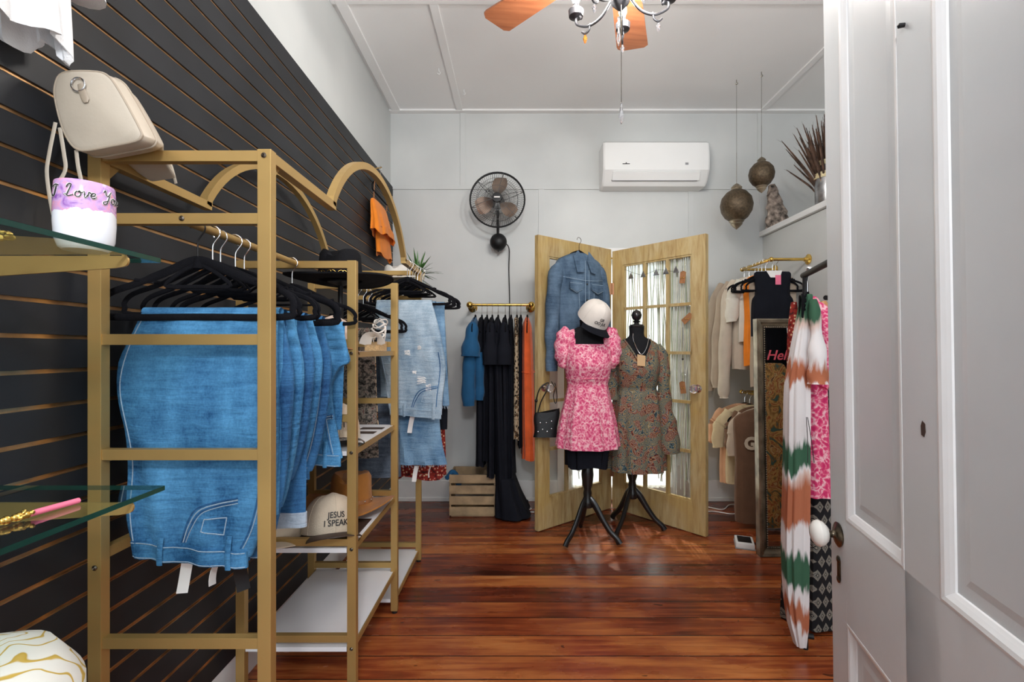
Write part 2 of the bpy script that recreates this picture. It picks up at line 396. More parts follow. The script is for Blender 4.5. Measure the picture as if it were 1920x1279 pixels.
def rings(bm, rs, cap0=True, cap1=True, closed=True, loop=False):
    """bridge a list of equal-length rings of points"""
    L = [[bm.verts.new(p) for p in r] for r in rs]
    n = len(L[0])
    pairs = list(zip(L[:-1], L[1:]))
    if loop: pairs.append((L[-1], L[0]))
    for a, b in pairs:
        for i in range(n if closed else n-1):
            j = (i+1) % n
            try: bm.faces.new((a[i], a[j], b[j], b[i]))
            except ValueError: pass
    if closed and not loop:
        for c, r in ((cap0, L[0]), (cap1, L[-1])):
            if c:
                try: bm.faces.new(r)
                except ValueError: pass
    return bm
def smooth_path(pts, k=6, closed=False):
    P = [Vector(p) for p in pts]; n = len(P); out = []
    rng = n if closed else n-1
    for i in range(rng):
        if closed: p0, p1, p2, p3 = P[(i-1) % n], P[i], P[(i+1) % n], P[(i+2) % n]
        else: p0, p1, p2, p3 = P[max(i-1, 0)], P[i], P[i+1], P[min(i+2, n-1)]
        for j in range(k):
            t = j/k
            out.append(.5*((2*p1)+(-p0+p2)*t+(2*p0-5*p1+4*p2-p3)*t*t+(-p0+3*p1-3*p2+p3)*t**3))
    if not closed: out.append(P[-1])
    return out
def sweep(bm, pts, r, n=8, up=(0, 0, 1), closed=False, cap=True, square=False):
    """tube along pts; r = number, (ra, rb) or list of those; rb lies along 'up'"""
    P = [Vector(p) for p in pts]; m = len(P)
    def rad(i):
        q = r[i] if isinstance(r, list) else r
        return q if isinstance(q, tuple) else (q, q)
    up = Vector(up).normalized(); rs = []; side = None
    for i in range(m):
        if closed: t = P[(i+1) % m]-P[i-1]
        else: t = P[min(i+1, m-1)]-P[max(i-1, 0)]
        if t.length < 1e-9: t = V(0, 0, 1)
        t.normalize()
        s = t.cross(up)
        if s.length < .12:
            s = side-t*side.dot(t) if side is not None else t.cross(V(1, .01, 0) if abs(t.x) < .9 else V(0, 1, 0))
        s.normalize()
        if side is not None and s.dot(side) < 0: s = -s
        side = s; u = s.cross(t).normalized(); ra, rb = rad(i)
        if square:
            rs.append([P[i]+s*ra*a+u*rb*b for a, b in ((-1, -1), (1, -1), (1, 1), (-1, 1))])
        else:
            rs.append([P[i]+s*ra*cos(2*PI*k/n)+u*rb*sin(2*PI*k/n) for k in range(n)])
    return rings(bm, rs, cap, cap, loop=closed)
def cyl(bm, a, b, r, n=12): return sweep(bm, [a, b], r, n)
def lathe(bm, prof, c, n=24, sx=1, sy=1):
    c = Vector(c)
    return rings(bm, [[c+V(r*sx*cos(2*PI*k/n), r*sy*sin(2*PI*k/n), z) for k in range(n)] for r, z in prof])
def lathe_y(bm, prof, c, n=24):
    """spun about a horizontal axis along y"""
    c = Vector(c)
    return rings(bm, [[c+V(r*cos(2*PI*k/n), z, r*sin(2*PI*k/n)) for k in range(n)] for r, z in prof])
def lathe_ax(bm, prof, c, ax, n=20):
    c = Vector(c); q = V(0, 0, 1).rotation_difference(Vector(ax).normalized())
    return rings(bm, [[c+q @ V(r*cos(2*PI*k/n), r*sin(2*PI*k/n), z) for k in range(n)] for r, z in prof])
def ball(bm, c, r, sx=1, sy=1, sz=1, n=12):
    res = bmesh.ops.create_uvsphere(bm, u_segments=n, v_segments=max(6, n//2+2), radius=r)
    for v in res['verts']: v.co = V(v.co.x*sx, v.co.y*sy, v.co.z*sz)+Vector(c)
    return bm
def interp(rows, n):
    """smoothly resample a table of numbers"""
    P = rows; m = len(P); out = []
    for k in range(n):
        u = k/(n-1)*(m-1); i = min(int(u), m-2); t = u-i
        p0, p1, p2, p3 = P[max(i-1, 0)], P[i], P[i+1], P[min(i+2, m-1)]
        row = []
        for a, b, c, d in zip(p0, p1, p2, p3):
            lo, hi = min(b, c), max(b, c)
            x = .5*(2*b+(-a+c)*t+(2*a-5*b+4*c-d)*t*t+(-a+3*b-3*c+d)*t**3)
            row.append(min(max(x, lo-abs(hi-lo)*.15), hi+abs(hi-lo)*.15))
        out.append(row)
    return out
def drape(bm, rows, folds=7, n=56, steps=26, seed=0, p=.75, hem=.0, rz=0.0, c=None, lean=(0, 0)):
    """hanging cloth: rows of (z, cx, cy, halfwidth x, halfdepth y, fold amplitude); turned by rz about c"""
    rnd = random.Random(seed); ph = [rnd.uniform(0, 6.28) for _ in range(4)]
    R = interp([list(map(float, r)) for r in rows], steps); rs = []
    cc = Vector(c) if c is not None else V(R[0][1], R[0][2], 0)
    for q, (z, cx, cy, ww, dd, amp) in enumerate(R):
        ring = []; fz = q/(steps-1)
        for k in range(n):
            a = 2*PI*k/n; ca, sa = cos(a), sin(a)
            x = ww*math.copysign(abs(ca)**p, ca); y = dd*math.copysign(abs(sa)**p, sa)
            f = amp*(sin(folds*a+ph[0]+.6*sin(3*fz+ph[1]))*.6+sin((folds*1.7//1)*a+ph[2]+1.3*fz)*.4)
            L = math.hypot(x, y) or 1
            x += f*x/L*(1 if ww > .03 else .5); y += f*y/L
            zz = z+(hem*sin(folds*.5//1*a+ph[3]) if q == steps-1 else 0)
            d = V(x, y, 0); d.rotate(Euler((0, 0, rz)))
            o = V(cx-cc.x, cy-cc.y, 0); o.rotate(Euler((0, 0, rz)))
            ring.append(V(cc.x, cc.y, 0)+o+d+V(0, 0, zz))
        rs.append(ring)
    # turn the hem in so the garment reads hollow
    last = rs[-1]; m = sum(last, V(0, 0, 0))/n
    rs.append([m+(v-m)*.93+V(0, 0, .004) for v in last])
    rs.append([m+(v-m)*.88+V(0, 0, .05) for v in last])
    return rings(bm, rs)
def sleeve(bm, pts, rr, n=14, amp=.004, up=(0, 1, 0), seed=0):
    P = smooth_path(pts, 5); m = len(P)
    R = interp([list(map(float, x)) for x in rr], m)
    rnd = random.Random(seed); o = rnd.uniform(0, 6)
    r = [(a+amp*sin(o+i*1.3), b+amp*cos(o+i*.9)) for i, (a, b) in enumerate(R)]
    return sweep(bm, P, r, n, up)
def slab(bm, poly, nrm, th):
    """flat outline (list of points) given real thickness along nrm"""
    nrm = Vector(nrm).normalized()*th*.5
    return rings(bm, [[Vector(p)-nrm for p in poly], [Vector(p)+nrm for p in poly]])
def text_bm(s, size, fn, shear=0, ext=.0004, bold=0, spacing=1.0, align='CENTER', line=1.0):
    """letters as a mesh; fn maps (x, y, depth) to the surface"""
    cu = bpy.data.curves.new('t', 'FONT'); cu.body = s; cu.size = size; cu.shear = shear; cu.extrude = ext
    cu.align_x = align; cu.align_y = 'CENTER'; cu.offset = bold; cu.space_character = spacing; cu.space_line = line
    cu.resolution_u = 3
    o = bpy.data.objects.new('t', cu); C.objects.link(o)
    dg = bpy.context.evaluated_depsgraph_get(); dg.update()
    me = bpy.data.meshes.new_from_object(o.evaluated_get(dg))
    bm = BM(); bm.from_mesh(me)
    bmesh.ops.subdivide_edges(bm, edges=[e for e in bm.edges if e.calc_length() > size*.3], cuts=2)
    for v in bm.verts: v.co = fn(v.co.x, v.co.y, v.co.z)
    bpy.data.objects.remove(o); bpy.data.curves.remove(cu); bpy.data.meshes.remove(me)
    return bm
def tag_card(bm, p, wd, ht, yaw=0, sway=0, bend=0):
    """a small swing tag hanging from p"""
    rs = []; n = 6
    q = Euler((bend, sway, yaw)).to_matrix()
    for k in range(n):
        t = k/(n-1); y = .010*sin(t*2.2)
        rs.append([Vector(p)+q @ V(x, y+yy, -t*ht) for x, yy in ((-wd/2, -.0006), (wd/2, -.0006), (wd/2, .0006), (-wd/2, .0006))])
    return rings(bm, rs)

# ---------------------------------------------------------------- the room
XL, XS, XR, YB, ZC = -1.055, -1.035, 2.015, 3.96, 3.208
Y0 = -1.6
bm = BM(); box(bm, -1.3, 2.8, Y0, 4.3, -.06, 0); struct('floor', bm, floor_m)
bm = BM(); box(bm, -1.3, 2.8, Y0, 4.3, ZC, ZC+.06); struct('ceiling', bm, ceil_m)
bm = BM(); box(bm, XL-.12, XL, Y0, 4.08, 0, ZC); struct('wall_left', bm, wall_m)
bm = BM()                                                            # back wall with the opening of the glazed door
DX0, DX1, DZ = .40, 1.30, 2.0
box(bm, XL-.12, DX0, YB, YB+.12, 0, ZC); box(bm, DX1, 2.8, YB, YB+.12, 0, ZC); box(bm, DX0, DX1, YB, YB+.12, DZ, ZC)
struct('wall_back', bm, wall_m)
bm = BM(); box(bm, XR, XR+.12, Y0, YB, 0, 2.17); box(bm, XR+.12, 2.6, Y0, YB, 2.05, 2.17); struct('wall_right', bm, wall_m)
bm = BM(); box(bm, 2.6, 2.72, Y0, YB, 2.17, ZC); struct('wall_right_upper', bm, wall_m)
bm = BM(); box(bm, 1.985, 2.6, Y0, YB, 2.175, 2.215, .004); struct('trim_1', bm, trim_m)       # ledge along the right wall
bm = BM(); box(bm, XL, XL+.018, Y0, YB, 0, .13, .003); struct('baseboard_left', bm, trim_m)
bm = BM(); box(bm, XL, DX0-.08, YB-.018, YB, 0, .17, .003); box(bm, DX1+.08, XR, YB-.018, YB, 0, .17, .003)
box(bm, XL, DX0-.08, YB-.028, YB, 0, .03, .005); box(bm, DX1+.08, XR, YB-.028, YB, 0, .03, .005)
struct('baseboard_back', bm, trim_m)
bm = BM(); box(bm, XR-.018, XR, Y0, YB-.03, 0, .17, .003); struct('baseboard_right', bm, trim_m)
# boards over the joints of the back wall
bm = BM(); box(bm, XL, XR, YB-.010, YB, 2.565, 2.60, .002); struct('trim_2', bm, wall_m)
k = 3
for x0, z0, z1 in ((-.48, 2.60, ZC), (.165, .17, 2.565), (1.40, .17, 2.565), (1.97, 2.60, ZC), (1.985, 2.215, 2.60)):
    bm = BM(); box(bm, x0, x0+.045, YB-.008, YB, z0, z1, .002); struct('trim_%d' % k, bm, wall_m); k += 1
for x0, x1, y0, y1, t in ((-.505, -.455, Y0, YB-.05, .012), (-1.03, -.965, Y0, YB-.05, .014), (1.975, 2.02, Y0, YB-.05, .012), (XL, 2.6, 2.62, 2.71, .013), (XL, 2.6, YB-.05, YB, .015), (XL, 2.6, .2, .28, .012)):
    bm = BM(); box(bm, x0, x1, y0, y1, ZC-t, ZC, .003); struct('trim_%d' % k, bm, ceil_m); k += 1
# glazed door in the back wall with sheer curtain
t = bpy.data.objects.new('door_1', None); C.objects.link(t); t['kind'] = 'structure'
bm = BM()
for a, b_, c_, d_ in ((DX0, DX0+.05, 0, DZ), (DX1-.05, DX1, 0, DZ), (DX0+.05, DX1-.05, DZ-.05, DZ), (DX0+.05, DX1-.05, 0, .12)):
    box(bm, a, b_, YB+.02, YB+.07, c_, d_, .003)
obj('door_frame', bm, trim_m, t, smooth=False)
bm = BM(); box(bm, DX0+.05, DX1-.05, YB+.04, YB+.045, .12, DZ-.05); obj('glass', bm, pane_m, t, smooth=False)
bm = BM()
for a, b_, c_, d_ in ((DX0-.08, DX0, 0, DZ+.08), (DX1, DX1+.08, 0, DZ+.08), (DX0, DX1, DZ, DZ+.08)):
    box(bm, a, b_, YB-.02, YB, c_, d_, .003)
struct('trim_%d' % k, bm, trim_m)
def curtain(x0, x1, y, z0, z1, n=60, amp=.012, per=.045, seed=0):
    bm = BM(); rnd = random.Random(seed); rs = []
    for zi in range(10):
        z = z1+(z0-z1)*zi/9; row = []
        for i in range(n+1):
            x = x0+(x1-x0)*i/n
            row.append(V(x+.004*sin(zi+i), y+amp*sin(2*PI*(x-x0)/per+.3*sin(zi*.7))*(1+.3*sin(i*.37)), z))
        rs.append(row)
    rings(bm, rs, closed=False); return bm
o = obj('sheer_curtain', curtain(DX0-.02, DX1-.02, YB-.045, .12, 1.98, 140), sheer_m, loc=(0, YB-.045, 0))
tag(o, 'sheer white curtain on the glazed door behind the folding screen', 'curtain')
bm = BM(); cyl(bm, (DX0-.06, YB-.045, 1.99), (DX1+.04, YB-.045, 1.99), .006)
for x in (DX0-.05, DX1+.03): cyl(bm, (x, YB-.045, 1.99), (x, YB-.01, 1.99), .005)
o = obj('curtain_rod', bm, goldl_m, loc=(0, YB-.045, 1.99)); tag(o, 'thin brass curtain rod over the glazed door', 'curtain rod')

# charcoal slat board over the left wall: dark boards with copper inserts in the grooves
PIT = .0766; Z0S = .127; Z1S = 2.585
t = thing('slatwall', 'charcoal slat board with copper coloured grooves covering the left wall', 'wall panel', (XL, 1.2, Z0S))
bm = BM(); bm2 = BM(); zz = 1.2778 - PIT*14
zs = [z for z in [zz+PIT*i for i in range(60)] if Z0S+.01 < z < Z1S-.01]
edges = [Z0S]+zs+[Z1S]
for a, b_ in zip(edges[:-1], edges[1:]):
    box(bm, XL+.004, XS, Y0, YB-.002, a+(.0045 if a > Z0S else 0), b_-(.0045 if b_ < Z1S else 0), .0012)
box(bm, XL, XL+.004, Y0, YB-.002, Z0S, Z1S)
obj('board', bm, slat_m, t, smooth=False)
for z in zs:
    box(bm2, XL+.004, XS-.005, Y0, YB-.004, z-.0045, z+.0045)
    box(bm2, XS-.0065, XS+.0006, Y0, YB-.004, z-.0048, z-.0034)
obj('insert_strips', bm2, copper_m, t, smooth=False)

# ---------------------------------------------------------------- open white panel door on the right
dr = bpy.data.objects.new('door_2', None); C.objects.link(dr); dr['kind'] = 'structure'
DW = .743; dl = (.7215+.0194+.0063, 1.10-.0065, 0)
dr.location = dl
dang = math.atan2(-.9696, -.2446)
dr.rotation_euler = (.0133, 0, dang)
# local: x runs from the free edge to the hinge, +y is the side away from ... the viewer sees the -x side of the room
def dbox(bm, x0, x1, z0, z1, y0=-.02, y1=.02, bev=.002): box(bm, x0, x1, y0, y1, z0, z1, bev)
HT = 2.5
ST = .083; PW = .233; MS = .098
xa, xb, xc, xd = ST, ST+PW, ST+PW+MS, ST+2*PW+MS
bm = BM()
dbox(bm, 0, xa, .01, HT); dbox(bm, xd, DW, .01, HT); dbox(bm, xb, xc, .2, HT)
dbox(bm, xa, xd, .01, .22, bev=0); dbox(bm, xa, xd, .666, .885, bev=0); dbox(bm, xa, xd, HT-.12, HT, bev=0)
obj('door_leaf', bm, door_m, dr, world=False, smooth=False)
bm = BM(); bm2 = BM()
for u0, u1 in ((xa, xb), (xc, xd)):
    for z0, z1 in ((.22, .666), (.885, HT-.12)):
        dbox(bm, u0-.003, u1+.003, z0-.003, z1+.003, -.010, .010, 0)
        # flat raised field inside
        m_ = .04
        for sgn in (-1, 1):
            P = [(u0+m_, z0+m_), (u1-m_, z0+m_), (u1-m_, z1-m_), (u0+m_, z1-m_)]; Q = [(u0+m_+.012, z0+m_+.012), (u1-m_-.012, z0+m_+.012), (u1-m_-.012, z1-m_-.012), (u0+m_+.012, z1-m_-.012)]
            rings(bm, [[V(a, sgn*.010, b_) for a, b_ in P], [V(a, sgn*.0115, b_) for a, b_ in Q]], False, True)
            # rounded moulding running round the panel
            A = [(0, .0185), (0, .0204), (.004, .0208), (.010, .0195), (.016, .016), (.021, .0125), (.022, .010)]
            rr = []
            for off, h in A:
                rr.append([V(u0+off, sgn*h, z0+off), V(u1-off, sgn*h, z0+off), V(u1-off, sgn*h, z1-off), V(u0+off, sgn*h, z1-off)])
            rings(bm2, rr, False, False)
obj('panel', bm, door_m, dr, world=False, smooth=False)
obj('moulding', bm2, trim_m, dr, world=False, smooth=False)
kz = .842
for sgn, yy_ in ((-1, -.02),):
    bm = BM(); lathe_ax(bm, [(.001, 0), (.026, 0), (.027, .003), (.022, .006), (.012, .008), (.009, .010), (.0075, .014), (.0085, .020), (.010, .024), (.001, .024)], (.046, yy_, kz), (0, sgn, 0))
    kn = obj('door_knob', bm, agedsteel_m, dr, world=False)
    bm = BM(); lathe_ax(bm, [(.001, .021), (.010, .021), (.018, .024), (.026, .032), (.029, .040), (.026, .048), (.017, .054), (.001, .057)], (.046, yy_, kz), (0, sgn, 0), 28)
    o = obj('ceramic_ball', bm, ceramic_m, kn, world=False); o['label'] = 'white glazed ceramic ball of the knob'
    bm = BM(); sweep(bm, [V(.046, yy_-.001, kz-.055-.0), V(.046, yy_-.001, kz-.098)], (.0085, .003), 12, up=(0, 1, 0)); ball(bm, (.046, yy_-.002, kz-.055), .0085, 1, .4, 1); ball(bm, (.046, yy_-.002, kz-.098), .0085, 1, .4, 1)
    obj('keyhole_plate', bm, agedsteel_m, dr, world=False)
bm = BM(); lathe_ax(bm, [(.001, 0), (.0035, 0), (.004, .008), (.001, .010)], (xb+.026, -.02, 1.772), (0, -1, 0), 10)
obj('nail', bm, blk_m, dr, world=False)
bm = BM(); slab(bm, [V(xb+.062+dx, -.0203, 1.128+dz) for dx, dz in ((-.005, -.010), (.002, -.012), (.006, -.004), (.005, .008), (-.002, .012), (-.006, .004))], (0, 1, 0), .001)
obj('chipped_paint', bm, dkbrown_m, dr, world=False)

# ---------------------------------------------------------------- gold display rack along the left wall
RX0, RX1 = -.979, -.587
RY = [1.12, 1.70, 2.277, 2.825]
HX, HZ = .0145, 1.552
t = thing('display_rack', 'long gold steel display rack with arches standing before the slat board', 'clothing rack', ((RX0+RX1)/2, 1.97, 0))
def bar(bm, a, b_, r=.0145, rb=None, up=(0, 0, 1)): sweep(bm, [a, b_], (r, rb or r), 4, up, square=True)
for i, y in enumerate(RY):
    top = 1.712 if i in (0, 3) else 1.562
    for x in (RX0, RX1):
        bm = BM(); box(bm, x-.0155, x+.0155, y-.0125, y+.0125, .012, top, .0012); obj('post', bm, gold_m, t, smooth=False)
        bm = BM(); lathe(bm, [(.001, 0), (.013, 0), (.013, .012), (.001, .012)], (x, y, 0), 12); obj('foot', bm, blk_m, t)
    zs_ = [.568, 1.005, 1.272] + ([1.697, 1.552] if i in (0, 3) else [1.548]) + ([.228] if i in (1, 2) else [.10] if i == 3 else [])
    for z in zs_:
        bm = BM(); box(bm, RX0+.0155, RX1-.0155, y-.010, y+.010, z-.0125, z+.0125, .001); obj('rung', bm, gold_m, t, smooth=False)
for x in (RX0, RX1):
    for ya, yb in ((RY[0]+.0125, 1.515), (2.445, RY[3]-.0125)):
        bm = BM(); box(bm, x-.0125, x+.0125, ya, yb, 1.687, 1.712, .001); obj('side_rail', bm, gold_m, t, smooth=False)
    bm = BM(); P = []
    a0 = math.atan2(1.700-1.45, -.50)
    for k_ in range(33):
        a = a0+(PI-a0-a0)*0  # start angle
        ang = math.radians(152)-(math.radians(152-28))*k_/32
        P.append(V(x, 1.98+.535*cos(ang)*1.04, 1.45+.515*sin(ang)))
    P = [V(x, 1.503, 1.699)]+P[1:-1]+[V(x, 2.457, 1.699)]
    sweep(bm, P, (.0125, .0125), 4, up=(1, 0, 0), square=True); obj('arch', bm, gold_m, t, smooth=False)
    for ya, yb, s_ in ((RY[0]+.0125, RY[0]+.055, 1), (RY[3]-.0125, RY[3]-.055, -1)):
        bm = BM(); slab(bm, [V(x, ya, 1.687), V(x, yb, 1.687), V(x, ya, 1.640)], (1, 0, 0), .004); obj('gusset', bm, gold_m, t, smooth=False)
for x in (RX0,):
    for z in (.77,):
        bm = BM(); box(bm, x-.010, x+.010, RY[0]+.0125, RY[1]-.0125, z-.0125, z+.0125); obj('side_rail', bm, gold_m, t, smooth=False)
for i, z, name in ((1, 1.24, 'shelf'), (1, .89, 'shelf'), (1, .548, 'shelf'), (1, .200, 'shelf'), (2, .068, 'shelf'), (2, .548, None)):
    if name is None: continue
    bm = BM(); box(bm, RX0+.017, RX1-.0035, RY[i]+.0135, RY[i+1]-.0135, z-.016, z, .001)
    box(bm, RX0+.018, RX1-.018, RY[i]-.010, RY[i]+.0134, z-.016, z); box(bm, RX0+.018, RX1-.018, RY[i+1]-.0134, RY[i+1]+.010, z-.016, z)
    sh = obj('shelf', bm, white_m, t, smooth=False); sh['label'] = 'white shelf board'
    bm = BM(); box(bm, RX1-.003, RX1+.0035, RY[i]+.0125, RY[i+1]-.0125, z-.020, z+.0005); obj('edge_strip', bm, gold_m, sh, smooth=False)
for ya, yb in ((RY[0]-.004, RY[1]), (RY[2], RY[3]+.004)):
    bm = BM(); cyl(bm, (-.785, ya+.012, HZ-.0), (-.785, yb+.0, HZ-.0), .0105, 14); obj('hanging_rod', bm, gold_m, t)
for p in ((RX1, RY[0]-.0125, 1.697), ((RX0+RX1)/2-.0+.005, RY[0]-.010, 1.552), (RX0+.002, RY[0]-.0125, .745), (RX1, RY[1]-.0125, 1.235), (RX1, RY[1]-.0125, .885), (RX1, RY[1]-.0125, .545), (RX1, RY[1]-.0125, .195)):
    bm = BM(); lathe_ax(bm, [(.001, -.001), (.0058, 0), (.0062, .002), (.003, .0045), (.001, .002)], p, (0, -1, 0), 12); obj('screw', bm, screw_m, t)
print('P2 done')
# ---------------------------------------------------------------- hangers
ORD = ['nearest', 'second', 'third', 'fourth', 'fifth', 'sixth', 'seventh', 'eighth', 'ninth', 'tenth', 'eleventh', 'twelfth']
def hanger(label, loc, rz=0, wd=.215, hook=chrome_m, group=None, body=velvet_m, name='clothes_hanger', arm=.0065, drop=.205, thick=.004):
    """origin = where the hook sits on the rod; span along local x"""
    t = thing(name, label, 'hanger', loc, rz, group)
    bm = BM()
    P = [V(-.018, 0, .004), V(-.019, 0, .012), V(-.010, 0, .022), V(.004, 0, .022), V(.016, 0, .012), V(.017, 0, -.002), V(.006, 0, -.018), V(.0, 0, -.032), V(0, 0, -.075)]
    sweep(bm, smooth_path(P, 4), .0018, 8, up=(0, 1, 0)); obj('hook', bm, hook, t, world=False)
    w_ = wd; bz = -drop
    up_ = [V(0, 0, -.075), V(-.03, 0, -.082), V(-.08, 0, -.105), V(-w_*.62, 0, -.130), V(-w_*.9, 0, -.152), V(-w_, 0, -.172), V(-w_, 0, bz+.018), V(-w_+.018, 0, bz)]
    loop = up_+[V(0, 0, bz)]+[V(-v.x, 0, v.z) for v in reversed(up_)][:-1]
    P = smooth_path(loop, 4, closed=True)
    rr = [(thick, arm if v.z < -.12 else arm*1.25) for v in P]
    bm = BM(); sweep(bm, P, rr, 8, up=(0, 0, 1), closed=True)
    # notches on the shoulders and thicker neck
    for s_ in (-1, 1):
        sweep(bm, [V(s_*w_*.60, 0, -.126), V(s_*w_*.66, 0, -.124)], .0055, 8)
        sweep(bm, smooth_path([V(0, 0, -.083), V(s_*.035, 0, -.100), V(s_*.070, 0, -.125), V(s_*.075, 0, -.140), V(0, 0, -.140)], 3), (thick*.8, arm*.6), 8)
    sweep(bm, [V(0, 0, -.066), V(0, 0, -.095)], [(.006, .006), (.012, .010)], 10, up=(0, 1, 0))
    obj('frame', bm, body, t, world=False)
    return t
ROD_TOP = HZ+.0105-.020
from mathutils.bvhtree import BVHTree
def bvh(o): return BVHTree.FromPolygons([v.co.copy() for v in o.data.vertices], [tuple(p.vertices) for p in o.data.polygons])
def front_y(bv, x, z):
    h = bv.ray_cast(V(x, -1, z), V(0, 1, 0))
    if h[0] is None: h = bv.find_nearest(V(x, -.2, z))
    return h[0].y

# ---------------------------------------------------------------- jeans folded over hangers
def seam(bm, pts, r=.0012, k=1): sweep(bm, smooth_path(pts, k) if k > 1 else pts, r, 5, up=(0, 1, 0))
def jeans(label, cx, cy, ztop, prof, m, seed, detail=1, rz=0, group=None, cuff=False, tags=1, front=.022, legs=.09, blacktag=False):
    """prof: (z below the hanger bar, left x, right x) relative to cx: the seat half hanging in front, the legs folded behind"""
    base = V(cx, cy, ztop)
    t = thing('jeans', label, 'jeans', base, rz, group)
    rnd = random.Random(seed)
    R = interp([list(map(float, (a, b_, c_, 0))) for a, b_, c_ in prof], 30)
    def ring(l, r, z, yc, hd, k=40, amp=.003, ph=0.0):
        c_ = (l+r)/2; hw = (r-l)/2; out = []
        for i in range(k):
            a = 2*PI*i/k; ca, sa = cos(a), sin(a)
            x = c_+hw*math.copysign(abs(ca)**.8, ca)
            f = amp*sin(5*ca*2.2+ph+z*9)+amp*.8*sin(13*ca+z*21+ph*2)
            y = yc+hd*math.copysign(abs(sa)**.6, sa)+f*(1 if sa < 0 else .3)
            out.append(V(x, y, z))
        return out
    bm = BM(); rs = []; n = len(R)
    for i, (dz, l, r, _) in enumerate(R):
        q = i/(n-1); hd = .006+front*sin(min(1, q*2.2)*PI/2)*(1-.25*q)
        rs.append(ring(l, r, -dz, -.006-hd*.9, hd, ph=seed, amp=.0015+.003*q))
    last = rs[-1]; mcen = sum(last, V(0, 0, 0))/len(last)
    rs.append([mcen+(v-mcen)*.93+V(0, 0, .002) for v in last]); rs.append([mcen+(v-mcen)*.86+V(0, 0, .05) for v in last])
    rings(bm, rs)
    # rounded fold over the bar
    l, r = R[0][1], R[0][2]
    fold = []
    for i in range(9):
        a = PI*i/8
        fold.append([V(x, -.013*cos(a), .013*sin(a)) for x in (l+(r-l)*j/12 for j in range(13))])
    rings(bm, fold, closed=False)
    f0 = obj('seat', bm, m, t, world=False)
    # the legs behind
    bm = BM(); rs = []; ln = prof[-1][0]-legs
    for i in range(16):
        q = i/15; z = -q*ln
        l = prof[0][1]+.012*q; r = prof[0][2]-.012*q*(1 if not cuff else .5)
        rs.append(ring(l, r, z, .010+.004*sin(q*3), .009+.004*q, ph=seed+3, amp=.002))
    rings(bm, rs)
    lg = obj('legs', bm, m, t, world=False)
    if cuff:
        bm = BM(); rings(bm, [ring(l-.003, r+.003, z, .012, .018, amp=.001) for z in (-ln+.035, -ln+.033, -ln-.006, -ln-.008)]); o = obj('cuff', bm, cuff_m, t, world=False); o['label'] = 'pale turned up cuff'
    if detail:
        zb = -prof[-1][0]; l, r = prof[-1][1], prof[-1][2]; wdt = r-l
        bv = bvh(f0)
        def fy(x, z): return front_y(bv, x, z)-.0006
        def on(pts):
            q = smooth_path([V(x, 0, z) for x, z in pts], 6)
            return [V(p.x, fy(p.x, p.z), p.z) for p in q]
        def onl(pts): return [V(a[0]+(b2[0]-a[0])*q/6, fy(a[0]+(b2[0]-a[0])*q/6, a[1]+(b2[1]-a[1])*q/6), a[1]+(b2[1]-a[1])*q/6) for a, b2 in zip(pts[:-1], pts[1:]) for q in range(7)]
        bh = .040                                    # waistband at the bottom
        bm = BM(); rs = []
        tilt = .05*wdt/.3
        for k_ in range(25):
            x = l+wdt*(.01+.98*k_/24); dz = -tilt*(k_/24)
            rs.append([V(x, fy(x, max(zb+.012, zb+bh*h_+dz*.6+.006))-e, zb+bh*h_+dz*.6+.006) for h_, e in ((1, -.002), (1, .005), (0, .005), (0, -.002))])
        rings(bm, rs); wb = obj('waistband', bm, m, t, world=False)
        bm = BM()
        for h_ in (.93, .08):
            seam(bm, [V(l+wdt*(.02+.96*k_/16), fy(l+wdt*(.02+.96*k_/16), max(zb+.012, zb+bh*h_-tilt*.6*(k_/16)+.006))-.0058, zb+bh*h_-tilt*.6*(k_/16)+.006) for k_ in range(17)], k=2)
        # curved front pocket, coin pocket, side seam
        px0 = l+wdt*.45
        seam(bm, on([(px0, zb+bh+.002), (px0+wdt*.06, zb+bh+.045), (px0+wdt*.18, zb+bh+.085), (l+wdt*.93, zb+bh+.105)]), .0016)
        seam(bm, on([(px0+.006, zb+bh+.002), (px0+wdt*.06+.008, zb+bh+.040), (px0+wdt*.18+.006, zb+bh+.078), (l+wdt*.93, zb+bh+.097)]), .0012)
        seam(bm, onl([(px0+wdt*.17, zb+bh+.030), (l+wdt*.80, zb+bh+.020), (l+wdt*.83, zb+bh+.062), (px0+wdt*.20, zb+bh+.060), (px0+wdt*.17, zb+bh+.030)]), .0014)
        seam(bm, on([(R[i][2]-.022, -R[i][0]) for i in range(14, 29, 3)]), .0013)
        seam(bm, on([(R[i][1]+.016, -R[i][0]) for i in range(1, 29, 4)]), .0013)
        obj('stitching', bm, thread_m, t, world=False)
        bm = BM()  # darker denim lines that paint shade along pocket and side seams
        for o_ in (.0045, -.004):
            seam(bm, on([(px0-o_, zb+bh+.002), (px0+wdt*.06-o_, zb+bh+.045+o_), (px0+wdt*.18-o_, zb+bh+.085+o_), (l+wdt*.93, zb+bh+.105+o_)]), .0022)
        seam(bm, on([(R[i][2]-.027, -R[i][0]) for i in range(14, 29, 3)]), .002)
        obj('pocket_hem', bm, j2 if m is not j2 else j5, t, world=False)
        for fx in (.30, .86):
            bm = BM(); x = l+wdt*fx; sweep(bm, smooth_path([V(x, fy(x, zb+bh)-.006, zb+bh+.020), V(x-.002, fy(x, zb+bh)-.009, zb+bh*.5), V(x-.003, fy(x, zb+.015)-.007, zb+.002-tilt*.6*fx)], 4), (.007, .0022), 8, up=(0, 1, 0)); obj('belt_loop', bm, m, t, world=False)
    zb = -prof[-1][0]
